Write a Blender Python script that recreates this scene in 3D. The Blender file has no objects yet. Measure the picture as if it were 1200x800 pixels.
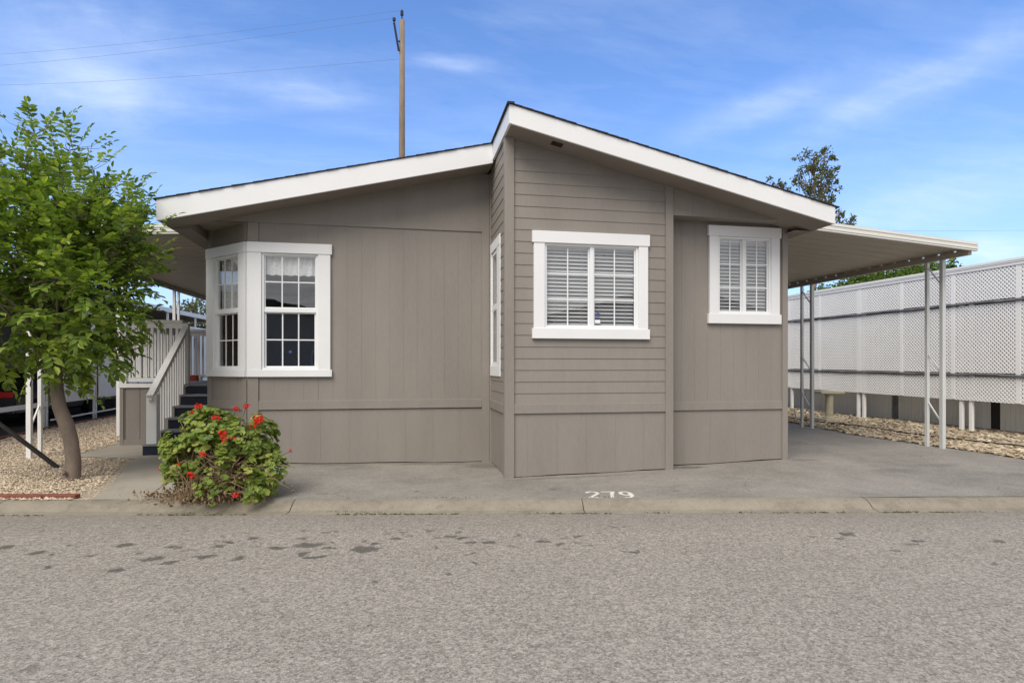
import bpy, bmesh, math, random
from mathutils import Vector, Matrix, noise as mnoise
R = math.radians
random.seed(7)
scene = bpy.context.scene
COL = scene.collection
V = Vector

# ------------------------------------------------------------------ materials
def new_mat(name):
    m = bpy.data.materials.new(name); m.use_nodes = True
    nt = m.node_tree
    b = nt.nodes['Principled BSDF']
    return m, nt, b

def N(nt, t, **kw):
    n = nt.nodes.new(t)
    for k, v in kw.items():
        if k in n.inputs.keys(): n.inputs[k].default_value = v
        else: setattr(n, k, v)
    return n

def L(nt, a, b): nt.links.new(a, b)

def ramp(nt, fac, stops):
    r = N(nt, 'ShaderNodeValToRGB')
    els = r.color_ramp.elements
    while len(els) < len(stops): els.new(0.5)
    for e, (p, c) in zip(els, stops):
        e.position = p; e.color = (c[0], c[1], c[2], 1)
    L(nt, fac, r.inputs['Fac'])
    return r.outputs['Color']

def mixc(nt, fac, a, b, mode='MIX'):
    m = N(nt, 'ShaderNodeMix', data_type='RGBA', blend_type=mode)
    for sock, v in ((m.inputs[0], fac), (m.inputs[6], a), (m.inputs[7], b)):
        if hasattr(v, 'links'): L(nt, v, sock)
        elif isinstance(v, (int, float)): sock.default_value = v
        else: sock.default_value = (v[0], v[1], v[2], 1)
    return m.outputs[2]

def mth(nt, op, a, b=None, c=None, clamp=False):
    m = N(nt, 'ShaderNodeMath', operation=op, use_clamp=clamp)
    for i, v in enumerate((a, b, c)):
        if v is None: continue
        if hasattr(v, 'links'): L(nt, v, m.inputs[i])
        else: m.inputs[i].default_value = v
    return m.outputs[0]

def pos(nt, scale=(1, 1, 1), world=False):
    if world:
        o = N(nt, 'ShaderNodeNewGeometry').outputs['Position']
    else:
        o = N(nt, 'ShaderNodeTexCoord').outputs['Object']
    mp = N(nt, 'ShaderNodeMapping'); mp.inputs['Scale'].default_value = scale
    L(nt, o, mp.inputs['Vector'])
    return mp.outputs['Vector']

def noise(nt, vec, scale, detail=4, rough=0.55, dist=0.0):
    n = N(nt, 'ShaderNodeTexNoise', Scale=scale, Detail=detail, Roughness=rough, Distortion=dist)
    L(nt, vec, n.inputs['Vector'])
    return n.outputs['Fac']

def bump(nt, b, h, strength=0.3, dist=0.01):
    bn = N(nt, 'ShaderNodeBump', Strength=strength, Distance=dist)
    L(nt, h, bn.inputs['Height']); L(nt, bn.outputs['Normal'], b.inputs['Normal'])

def paint(name, col, rough=0.6, var=0.10, scale=3.0, fine=60, bstr=0.08, stretch=(1, 1, 1), spec=0.3, metal=0.0):
    """a painted or plain surface with soft mottling and fine grain"""
    m, nt, b = new_mat(name)
    p = pos(nt, stretch)
    n1 = noise(nt, p, scale, 5, 0.6); n2 = noise(nt, p, fine, 3, 0.6)
    f = mth(nt, 'ADD', mth(nt, 'MULTIPLY', n1, 0.7), mth(nt, 'MULTIPLY', n2, 0.3))
    lo = [c * (1 - var) for c in col]; hi = [min(1, c * (1 + var)) for c in col]
    c = ramp(nt, f, [(0.3, lo), (0.7, hi)])
    L(nt, c, b.inputs['Base Color'])
    b.inputs['Roughness'].default_value = rough
    b.inputs['Specular IOR Level'].default_value = spec
    b.inputs['Metallic'].default_value = metal
    if bstr: bump(nt, b, n2, bstr, 0.004)
    return m

M = {}
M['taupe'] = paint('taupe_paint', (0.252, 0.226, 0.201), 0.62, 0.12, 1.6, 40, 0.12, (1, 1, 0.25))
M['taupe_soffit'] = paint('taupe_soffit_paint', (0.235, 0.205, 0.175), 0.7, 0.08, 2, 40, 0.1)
M['white'] = paint('white_trim_paint', (0.76, 0.76, 0.765), 0.5, 0.03, 2, 40, 0.08)
M['vinyl'] = paint('white_vinyl', (0.78, 0.79, 0.80), 0.4, 0.02, 3, 30, 0.0, spec=0.4)
M['blind'] = paint('blind_slats', (0.45, 0.45, 0.46), 0.5, 0.03, 3, 30, 0.0)
M['lace'] = paint('lace_cloth', (0.72, 0.72, 0.72), 0.9, 0.22, 30, 90, 0.3)
M['room'] = paint('room_walls', (0.40, 0.33, 0.27), 0.9, 0.12, 2, 20, 0)
M['shingle'] = paint('roof_shingles', (0.035, 0.033, 0.036), 0.95, 0.5, 9, 150, 0.6)
M['dark'] = paint('dark_gap', (0.03, 0.028, 0.026), 0.9, 0.3, 6, 40, 0)
M['awn'] = paint('beige_awning_metal', (0.42, 0.38, 0.315), 0.55, 0.06, 1.5, 30, 0.03)
M['awnw'] = paint('off_white_awning_edge', (0.66, 0.65, 0.61), 0.5, 0.06, 2, 40, 0.05)
M['galv'] = paint('galvanised_post', (0.66, 0.67, 0.66), 0.45, 0.12, 4, 60, 0.05, (1, 1, 0.2), metal=0.25)
M['lattice'] = paint('white_lattice_vinyl', (0.85, 0.835, 0.81), 0.55, 0.05, 1.2, 30, 0.0)
M['skirt'] = paint('grey_skirting', (0.66, 0.65, 0.61), 0.75, 0.10, 1.5, 40, 0.1, (1, 1, 0.3))
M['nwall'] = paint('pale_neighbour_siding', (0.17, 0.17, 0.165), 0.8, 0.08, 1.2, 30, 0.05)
M['cream'] = paint('cream_concrete', (0.46, 0.42, 0.31), 0.85, 0.18, 8, 80, 0.3)
M['navy'] = paint('navy_step_paint', (0.022, 0.026, 0.045), 0.6, 0.2, 8, 60, 0.1)
M['nosing'] = paint('grey_step_nosing', (0.24, 0.25, 0.26), 0.6, 0.12, 8, 60, 0.1)
M['railw'] = paint('off_white_rail_paint', (0.80, 0.79, 0.77), 0.55, 0.07, 3, 50, 0.1)
M['brick'] = paint('red_brick_edging', (0.21, 0.072, 0.05), 0.85, 0.3, 10, 90, 0.5)
M['stake'] = paint('dark_wood_stake', (0.03, 0.026, 0.024), 0.7, 0.3, 14, 60, 0.3)
M['mulch'] = paint('brown_mulch', (0.085, 0.045, 0.025), 1.0, 0.5, 18, 90, 1.0)
M['hose'] = paint('dark_hose', (0.03, 0.028, 0.025), 0.6, 0.2, 10, 60, 0)
M['red'] = paint('red_plastic', (0.42, 0.06, 0.035), 0.5, 0.15, 10, 60, 0.1)
M['carpaint'] = paint('dark_car_paint', (0.012, 0.013, 0.016), 0.25, 0.1, 3, 40, 0, spec=0.5)
M['tyre'] = paint('tyre_rubber', (0.015, 0.015, 0.015), 0.9, 0.2, 10, 60, 0.1)
M['rim'] = paint('alloy_rim', (0.4, 0.4, 0.41), 0.35, 0.1, 10, 60, 0, metal=0.7)
M['taillight'] = paint('tail_light_red', (0.5, 0.015, 0.012), 0.2, 0.1, 10, 60, 0, spec=0.5)
M['blue'] = paint('blue_sticker', (0.06, 0.08, 0.26), 0.4, 0.1, 10, 60, 0)
M['wire'] = paint('cable', (0.22, 0.24, 0.28), 0.7, 0.1, 10, 60, 0)
M['numeral'] = paint('worn_white_numeral', (0.62, 0.60, 0.545), 0.8, 0.2, 30, 150, 0.1)
M['pole'] = paint('weathered_pole', (0.22, 0.175, 0.135), 0.9, 0.35, 3, 30, 0.5, (6, 6, 0.6))
M['insul'] = paint('dark_insulator', (0.03, 0.03, 0.05), 0.4, 0.1, 10, 60, 0)
M['bark'] = paint('grey_brown_bark', (0.20, 0.155, 0.125), 0.9, 0.3, 7, 45, 0.6, (1, 1, 0.35))
M['stem'] = paint('dry_stem', (0.21, 0.14, 0.085), 0.9, 0.35, 10, 60, 0.3)
M['greenstem'] = paint('green_stem', (0.12, 0.16, 0.05), 0.8, 0.25, 10, 60, 0.2)
M['opp_wall'] = paint('beige_siding', (0.42, 0.39, 0.33), 0.8, 0.08, 1.5, 30, 0.1)

def leaf_mat(name, cols, trans=0.35, rough=0.5):
    m, nt, b = new_mat(name)
    g = N(nt, 'ShaderNodeNewGeometry')
    stops = [(i / (len(cols) - 1), c) for i, c in enumerate(cols)]
    c = ramp(nt, g.outputs['Random Per Island'], stops)
    L(nt, c, b.inputs['Base Color'])
    b.inputs['Roughness'].default_value = rough
    b.inputs['Specular IOR Level'].default_value = 0.35
    t = N(nt, 'ShaderNodeBsdfTranslucent')
    tc = mixc(nt, 1.0, c, (1.25, 1.3, 0.55), 'MULTIPLY')
    L(nt, tc, t.inputs['Color'])
    mx = N(nt, 'ShaderNodeMixShader', Fac=trans)
    L(nt, b.outputs[0], mx.inputs[1]); L(nt, t.outputs[0], mx.inputs[2])
    L(nt, mx.outputs[0], nt.nodes['Material Output'].inputs['Surface'])
    return m

M['leaf'] = leaf_mat('tree_leaf', [(0.095, 0.15, 0.026), (0.16, 0.245, 0.04), (0.225, 0.325, 0.054), (0.38, 0.46, 0.09)], 0.42)
M['geranium'] = leaf_mat('geranium_leaf', [(0.09, 0.14, 0.022), (0.155, 0.225, 0.034), (0.22, 0.29, 0.05), (0.36, 0.37, 0.09)])
M['deadleaf'] = leaf_mat('dead_leaf', [(0.15, 0.09, 0.05), (0.24, 0.17, 0.10), (0.30, 0.23, 0.14)], 0.2)
M['petal'] = leaf_mat('red_petal', [(0.55, 0.02, 0.015), (0.72, 0.035, 0.02), (0.8, 0.06, 0.03)], 0.3)
M['fargreen'] = leaf_mat('far_leaf', [(0.075, 0.13, 0.025), (0.12, 0.19, 0.035), (0.17, 0.24, 0.05)])
M['fargrey'] = leaf_mat('grey_green_leaf', [(0.09, 0.11, 0.05), (0.13, 0.15, 0.07), (0.18, 0.195, 0.095)])
M['weed'] = leaf_mat('weed_leaf', [(0.07, 0.09, 0.02), (0.12, 0.12, 0.035), (0.19, 0.16, 0.07)])

def glass_mat():
    m, nt, b = new_mat('window_glass')
    nt.nodes.remove(b)
    lw = N(nt, 'ShaderNodeLayerWeight', Blend=0.5)
    f = mth(nt, 'POWER', lw.outputs['Facing'], 4.5)
    f = mth(nt, 'MULTIPLY_ADD', f, .84, .15, clamp=True)
    t = N(nt, 'ShaderNodeBsdfTransparent'); t.inputs[0].default_value = (0.96, 0.97, 0.965, 1)
    g = N(nt, 'ShaderNodeBsdfGlossy', Roughness=0.012); g.inputs[0].default_value = (1, 1, 1, 1)
    n = noise(nt, pos(nt), 2.2, 2, 0.5)
    bn = N(nt, 'ShaderNodeBump', Strength=0.05, Distance=0.02)
    L(nt, n, bn.inputs['Height']); L(nt, bn.outputs[0], g.inputs['Normal'])
    mx = N(nt, 'ShaderNodeMixShader'); L(nt, f, mx.inputs[0])
    L(nt, t.outputs[0], mx.inputs[1]); L(nt, g.outputs[0], mx.inputs[2])
    L(nt, mx.outputs[0], nt.nodes['Material Output'].inputs['Surface'])
    return m
M['glass'] = glass_mat()

STAINS = []   # filled below: (x, y, rx, ry) marks on the road

def asphalt_mat(name, base, contrast, stains=None, blotch=0.16, tone=(1.0, 0.985, 0.95), grime=False):
    m, nt, b = new_mat(name)
    p = pos(nt, world=True)
    vo = N(nt, 'ShaderNodeTexVoronoi', Scale=85.0, feature='F1'); L(nt, p, vo.inputs['Vector'])
    sep = N(nt, 'ShaderNodeSeparateColor'); L(nt, vo.outputs['Color'], sep.inputs[0])
    vo2 = N(nt, 'ShaderNodeTexVoronoi', Scale=210.0); L(nt, p, vo2.inputs['Vector'])
    sep2 = N(nt, 'ShaderNodeSeparateColor'); L(nt, vo2.outputs['Color'], sep2.inputs[0])
    n1 = noise(nt, p, 38, 4, 0.65)
    n2 = noise(nt, p, 0.9, 5, 0.6)
    n3 = noise(nt, p, 5.5, 4, 0.6)
    vo3 = N(nt, 'ShaderNodeTexVoronoi', Scale=42.0); L(nt, p, vo3.inputs['Vector'])
    sep3 = N(nt, 'ShaderNodeSeparateColor'); L(nt, vo3.outputs['Color'], sep3.inputs[0])
    nf = noise(nt, p, 120, 3, 0.7)
    g = mth(nt, 'ADD', mth(nt, 'MULTIPLY', sep.outputs[0], 0.26), mth(nt, 'MULTIPLY', sep2.outputs[1], 0.14))
    g = mth(nt, 'ADD', g, mth(nt, 'MULTIPLY', sep3.outputs[0], 0.14))
    g = mth(nt, 'ADD', g, mth(nt, 'MULTIPLY', n1, 0.22)); g = mth(nt, 'ADD', g, mth(nt, 'MULTIPLY', nf, 0.24))
    c = ramp(nt, g, [(0.22, [base * (1 - contrast * 1.25) * t for t in tone]),
                     (0.5, [base * t for t in tone]),
                     (0.80, [base * (1 + contrast * 1.5) * t for t in tone])])
    k = mth(nt, 'ADD', mth(nt, 'MULTIPLY', n2, blotch * 1.4), mth(nt, 'MULTIPLY', n3, blotch * 0.7))
    k = mth(nt, 'ADD', k, 1 - blotch * 1.05)
    kc = N(nt, 'ShaderNodeCombineColor')
    for i in range(3): L(nt, k, kc.inputs[i])
    c = mixc(nt, 1.0, c, kc.outputs[0], 'MULTIPLY')
    # fine cracks
    wv = N(nt, 'ShaderNodeTexVoronoi', Scale=0.55, feature='DISTANCE_TO_EDGE')
    dn = N(nt, 'ShaderNodeTexNoise', Scale=2.5, Detail=5); L(nt, p, dn.inputs['Vector'])
    dv = mixc(nt, 0.13, p, dn.outputs['Color'], 'LINEAR_LIGHT'); L(nt, dv, wv.inputs['Vector'])
    ck = mth(nt, 'LESS_THAN', wv.outputs['Distance'], 0.0 if grime else 0.003)
    ck = mth(nt, 'MULTIPLY', ck, mth(nt, 'GREATER_THAN', noise(nt, p, 0.7, 2), 0.53))
    c = mixc(nt, mth(nt, 'MULTIPLY', ck, 0.35), c, (base * .35, base * .33, base * .3))
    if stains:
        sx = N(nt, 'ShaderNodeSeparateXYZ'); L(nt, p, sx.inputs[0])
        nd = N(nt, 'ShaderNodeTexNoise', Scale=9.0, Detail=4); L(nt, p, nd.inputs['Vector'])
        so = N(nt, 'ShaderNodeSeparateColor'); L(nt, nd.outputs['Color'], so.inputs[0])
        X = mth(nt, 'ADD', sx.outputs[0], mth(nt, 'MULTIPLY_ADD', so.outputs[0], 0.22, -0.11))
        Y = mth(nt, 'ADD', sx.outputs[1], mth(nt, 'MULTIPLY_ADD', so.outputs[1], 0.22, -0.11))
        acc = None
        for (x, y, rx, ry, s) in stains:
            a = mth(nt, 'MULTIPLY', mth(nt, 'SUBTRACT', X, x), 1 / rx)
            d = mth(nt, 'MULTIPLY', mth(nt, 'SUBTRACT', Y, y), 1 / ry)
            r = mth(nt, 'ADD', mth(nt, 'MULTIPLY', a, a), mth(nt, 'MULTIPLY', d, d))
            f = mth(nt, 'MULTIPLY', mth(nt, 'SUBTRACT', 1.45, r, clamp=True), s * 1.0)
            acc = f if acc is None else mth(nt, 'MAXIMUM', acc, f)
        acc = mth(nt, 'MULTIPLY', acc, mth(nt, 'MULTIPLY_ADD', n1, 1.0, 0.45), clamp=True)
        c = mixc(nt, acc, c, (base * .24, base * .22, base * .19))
    if grime:   # the grimy strip beside the gutter
        nd_ = N(nt, 'ShaderNodeVectorMath', operation='DOT_PRODUCT'); L(nt, p, nd_.inputs[0]); nd_.inputs[1].default_value = (.1703, .9854, 0)
        e = mth(nt, 'SUBTRACT', nd_.outputs['Value'], 6.104 - .75)
        e = mth(nt, 'MULTIPLY', mth(nt, 'MULTIPLY', e, 1.5, clamp=True), mth(nt, 'MULTIPLY_ADD', n3, .6, .1))
        c = mixc(nt, e, c, (base * .62, base * .56, base * .47))
    L(nt, c, b.inputs['Base Color'])
    b.inputs['Roughness'].default_value = 0.9
    b.inputs['Specular IOR Level'].default_value = 0.2
    h = mth(nt, 'ADD', mth(nt, 'MULTIPLY', vo.outputs['Distance'], 0.7), mth(nt, 'MULTIPLY', n1, 0.6))
    bump(nt, b, h, 0.5, 0.006)
    return m

def concrete_mat(name, base, dirt, var=0.16):
    m, nt, b = new_mat(name)
    p = pos(nt, world=True)
    n1 = noise(nt, p, 2.2, 6, 0.65); n2 = noise(nt, p, 60, 4, 0.6); n3 = noise(nt, p, 9, 5, 0.65)
    f = mth(nt, 'ADD', mth(nt, 'MULTIPLY', n1, 0.45), mth(nt, 'MULTIPLY', n2, 0.25))
    f = mth(nt, 'ADD', f, mth(nt, 'MULTIPLY', n3, 0.3))
    c = ramp(nt, f, [(0.3, [x * (1 - var * 1.6) for x in base]), (0.5, base), (0.7, [x * (1 + var) for x in base])])
    d = mth(nt, 'GREATER_THAN', n3, 0.64)
    c = mixc(nt, mth(nt, 'MULTIPLY', d, 0.4), c, dirt)
    L(nt, c, b.inputs['Base Color']); b.inputs['Roughness'].default_value = 0.9
    b.inputs['Specular IOR Level'].default_value = 0.2
    bump(nt, b, n2, 0.35, 0.004)
    return m

def stone_mat(name, cols, fine=60):
    m, nt, b = new_mat(name)
    g = N(nt, 'ShaderNodeNewGeometry')
    c = ramp(nt, g.outputs['Random Per Island'], [(i / (len(cols) - 1), k) for i, k in enumerate(cols)])
    n = noise(nt, pos(nt, world=True), fine, 3)
    c = mixc(nt, mth(nt, 'MULTIPLY', n, 0.5), c, (0.75, 0.72, 0.66), 'MULTIPLY')
    L(nt, c, b.inputs['Base Color']); b.inputs['Roughness'].default_value = 0.9
    return m

def bed_mat(name, cols, scale):
    """the ground between the loose pieces of a bed"""
    m, nt, b = new_mat(name)
    p = pos(nt, world=True)
    vo = N(nt, 'ShaderNodeTexVoronoi', Scale=scale); L(nt, p, vo.inputs['Vector'])
    s = N(nt, 'ShaderNodeSeparateColor'); L(nt, vo.outputs['Color'], s.inputs[0])
    c = ramp(nt, s.outputs[0], [(i / (len(cols) - 1), k) for i, k in enumerate(cols)])
    L(nt, c, b.inputs['Base Color']); b.inputs['Roughness'].default_value = 0.95
    bump(nt, b, vo.outputs['Distance'], 0.9, 0.02)
    return m

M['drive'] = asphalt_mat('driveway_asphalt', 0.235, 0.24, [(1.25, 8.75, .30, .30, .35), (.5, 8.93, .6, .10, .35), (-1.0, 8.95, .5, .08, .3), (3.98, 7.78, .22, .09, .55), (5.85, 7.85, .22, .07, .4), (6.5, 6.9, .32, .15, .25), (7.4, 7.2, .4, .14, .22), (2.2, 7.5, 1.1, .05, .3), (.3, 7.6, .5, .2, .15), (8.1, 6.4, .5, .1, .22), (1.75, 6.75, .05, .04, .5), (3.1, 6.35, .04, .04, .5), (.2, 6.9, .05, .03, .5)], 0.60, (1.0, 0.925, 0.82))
M['drive_dark'] = asphalt_mat('dark_asphalt', 0.06, 0.3, None, 0.3)
M['concrete'] = concrete_mat('walk_concrete', (0.33, 0.295, 0.245), (0.20, 0.17, 0.13))
M['kerb'] = concrete_mat('kerb_concrete', (0.245, 0.215, 0.168), (0.14, 0.118, 0.085), 0.3)
M['ground'] = concrete_mat('bare_ground', (0.20, 0.18, 0.14), (0.12, 0.10, 0.07))
M['gravel'] = stone_mat('tan_gravel', [(0.30, 0.22, 0.15), (0.48, 0.375, 0.265), (0.57, 0.46, 0.335), (0.68, 0.58, 0.45), (0.38, 0.285, 0.195)])
M['gravel_bed'] = bed_mat('gravel_bed', [(0.26, 0.20, 0.14), (0.40, 0.33, 0.24), (0.48, 0.41, 0.31)], 32)
M['chip'] = stone_mat('wood_chip', [(0.16, 0.105, 0.06), (0.42, 0.33, 0.22), (0.60, 0.51, 0.37), (0.68, 0.60, 0.46), (0.26, 0.18, 0.11)])
M['chip_bed'] = bed_mat('chip_bed', [(0.08, 0.055, 0.035), (0.22, 0.16, 0.10), (0.34, 0.27, 0.18)], 22)

# ------------------------------------------------------------------ mesh building
def world_off(o):
    t = V((0, 0, 0))
    while o is not None:
        t += o.location; o = o.parent
    return t

class MB:
    """collects shapes (in world coordinates) and links them as one mesh object"""
    def __init__(s): s.v = []; s.f = []
    def add(s, vs, fs):
        k = len(s.v); s.v += [tuple(p) for p in vs]; s.f += [tuple(i + k for i in f) for f in fs]
    def quad(s, a, b, c, d): s.add([a, b, c, d], [(0, 1, 2, 3)])
    def hexa(s, p):   # 8 corners: bottom 4 ccw, top 4 ccw
        s.add(p, [(3, 2, 1, 0), (4, 5, 6, 7), (0, 1, 5, 4), (1, 2, 6, 5), (2, 3, 7, 6), (3, 0, 4, 7)])
    def box(s, x0, x1, y0, y1, z0, z1):
        s.hexa([(x0, y0, z0), (x1, y0, z0), (x1, y1, z0), (x0, y1, z0), (x0, y0, z1), (x1, y0, z1), (x1, y1, z1), (x0, y1, z1)])
    def fbox(s, fr, u0, u1, n0, n1, z0, z1, z0b=None, z1b=None):
        """box in a wall frame; z0b/z1b give the heights at u1 when they differ"""
        z0b = z0 if z0b is None else z0b; z1b = z1 if z1b is None else z1b
        s.hexa([fr(u0, n1, z0), fr(u1, n1, z0b), fr(u1, n0, z0b), fr(u0, n0, z0), fr(u0, n1, z1), fr(u1, n1, z1b), fr(u1, n0, z1b), fr(u0, n0, z1)])
    def beam(s, a, b, w, h, up=(0, 0, 1)):
        a = V(a); b = V(b); d = (b - a).normalized(); r = d.cross(V(up))
        if r.length < 1e-4: r = d.cross(V((1, 0, 0)))
        r.normalize(); u = r.cross(d)
        r = r * (w / 2); u = u * (h / 2)
        s.hexa([a - r - u, a + r - u, b + r - u, b - r - u, a - r + u, a + r + u, b + r + u, b - r + u])
    def tube(s, pts, rad, seg=8, cap=True):
        pts = [V(p) for p in pts]
        if isinstance(rad, (int, float)): rad = [rad] * len(pts)
        k0 = len(s.v); ref = None
        for i, p in enumerate(pts):
            d = (pts[min(i + 1, len(pts) - 1)] - pts[max(i - 1, 0)]).normalized()
            if ref is None:
                ref = d.orthogonal().normalized()
            ref = (ref - d * ref.dot(d)).normalized(); w = d.cross(ref)
            for j in range(seg):
                a = 2 * math.pi * j / seg
                s.v.append(tuple(p + (ref * math.cos(a) + w * math.sin(a)) * rad[i]))
        for i in range(len(pts) - 1):
            for j in range(seg):
                a = k0 + i * seg + j; b = k0 + i * seg + (j + 1) % seg
                s.f.append((a, b, b + seg, a + seg))
        if cap:
            s.f.append(tuple(k0 + j for j in reversed(range(seg))))
            s.f.append(tuple(k0 + (len(pts) - 1) * seg + j for j in range(seg)))
    def lathe(s, c, prof, seg=16):
        k0 = len(s.v)
        for r, z in prof:
            for j in range(seg):
                a = 2 * math.pi * j / seg
                s.v.append((c[0] + r * math.cos(a), c[1] + r * math.sin(a), c[2] + z))
        for i in range(len(prof) - 1):
            for j in range(seg):
                a = k0 + i * seg + j; b = k0 + i * seg + (j + 1) % seg
                s.f.append((a, b, b + seg, a + seg))
        s.f.append(tuple(k0 + j for j in reversed(range(seg))))
        s.f.append(tuple(k0 + (len(prof) - 1) * seg + j for j in range(seg)))
    def clip(s, co, no):
        bm = bmesh.new(); vs = [bm.verts.new(p) for p in s.v]
        for f in s.f:
            try: bm.faces.new([vs[i] for i in f])
            except ValueError: pass
        bmesh.ops.bisect_plane(bm, geom=bm.verts[:] + bm.edges[:] + bm.faces[:], plane_co=co, plane_no=no, clear_outer=True)
        bm.verts.index_update()
        s.v = [tuple(v.co) for v in bm.verts]; s.f = [tuple(v.index for v in f.verts) for f in bm.faces]
        bm.free(); return s
    def build(s, name, mat, parent=None, bevel=0, smooth=False):
        off = world_off(parent) if parent else V((0, 0, 0))
        me = bpy.data.meshes.new(name)
        me.from_pydata([tuple(V(p) - off) for p in s.v], [], s.f); me.update()
        me.materials.append(mat)
        if smooth: me.polygons.foreach_set('use_smooth', [True] * len(me.polygons))
        o = bpy.data.objects.new(name, me); COL.objects.link(o)
        if parent: o.parent = parent
        if bevel:
            b = o.modifiers.new('bevel', 'BEVEL'); b.width = bevel; b.segments = 2; b.limit_method = 'ANGLE'; b.angle_limit = R(50)
        return o

def thing(name, label, cat, loc, group=None):
    o = bpy.data.objects.new(name, None); COL.objects.link(o); o.location = loc
    return tag(o, label, cat, group)
def tag(o, label, cat, group=None):
    o['label'] = label; o['category'] = cat
    if group: o['group'] = group
    return o
def structure(o): o['kind'] = 'structure'; return o
def stuff(o, label=None):
    o['kind'] = 'stuff'
    if label: o['label'] = label
    return o

class Frame:
    """a wall plane: u along the wall (to the right for someone facing it), n outward, z up"""
    def __init__(s, ox, oy, tx, ty): s.o = (ox, oy); s.t = (tx, ty); s.n = (ty, -tx)
    def __call__(s, u, n, z): return V((s.o[0] + s.t[0] * u + s.n[0] * n, s.o[1] + s.t[1] * u + s.n[1] * n, z))

# ------------------------------------------------------------------ the lie of the land
GP = [(-2, 9.05, .112), (-.5, 9.05, .085), (.9, 9.05, .055), (1.376, 7.686, .05), (2.5, 7.686, .068), (3.7, 7.686, .09), (3.85, 7.95, .099), (5.63, 7.95, .134),
      (9, 8.5, .12), (9, 12, .13), (9, 20, .22), (12, 9, .15), (12, 13, .16), (12, 18, .22), (-4, 8.3, .10), (-4, 10.4, .10), (-5, 11.8, .09),
      (-7.8, 13, .10), (-7.8, 19, .11), (-3, 7, .088), (-5, 7.2, .09), (-4, 7.0, .088), (-8, 8, .1), (-1, 6.7, .09), (1.2, 6.35, .09), (4, 5.9, .09), (6.6, 5.45, .095), (10, 5, .1), (-4, 20, .2)]
def g(x, y):
    sw = sz = 0
    for a, b, z in GP:
        w = 1 / ((x - a) ** 2 + (y - b) ** 2 + 0.02) ** 1.5
        sw += w; sz += w * z
    return sz / sw
# the kerb line runs at an angle to the house
KO = V((1.131, 5.999, 0)); KT = V((0.9854, -0.1703, 0)); KN = V((0.1703, 0.9854, 0))
def kp(t, n, z=0): p = KO + KT * t + KN * n; return V((p.x, p.y, z))
def kerb_back(x):   # y of the back of the kerb at x
    t = (x - KO.x - KN.x * 0.315) / KT.x
    return KO.y + KT.y * t + KN.y * 0.315

def sheet(poly, off, step, name, mat):
    """a ground sheet with the outline poly, following the land"""
    bm = bmesh.new()
    f = bm.faces.new([bm.verts.new((x, y, 0)) for x, y in poly])
    xs = [p[0] for p in poly]; ys = [p[1] for p in poly]
    x = min(xs) + step
    while x < max(xs):
        bmesh.ops.bisect_plane(bm, geom=bm.verts[:] + bm.edges[:] + bm.faces[:], plane_co=(x, 0, 0), plane_no=(1, 0, 0)); x += step
    y = min(ys) + step
    while y < max(ys):
        bmesh.ops.bisect_plane(bm, geom=bm.verts[:] + bm.edges[:] + bm.faces[:], plane_co=(0, y, 0), plane_no=(0, 1, 0)); y += step
    bmesh.ops.recalc_face_normals(bm, faces=bm.faces[:])
    for v in bm.verts: v.co.z = g(v.co.x, v.co.y) + off
    if bm.faces and sum(fc.normal.z for fc in bm.faces) < 0: bmesh.ops.reverse_faces(bm, faces=bm.faces[:])
    me = bpy.data.meshes.new(name); bm.to_mesh(me); bm.free(); me.materials.append(mat)
    me.polygons.foreach_set('use_smooth', [True] * len(me.polygons))
    o = bpy.data.objects.new(name, me); COL.objects.link(o)
    return structure(o)

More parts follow.
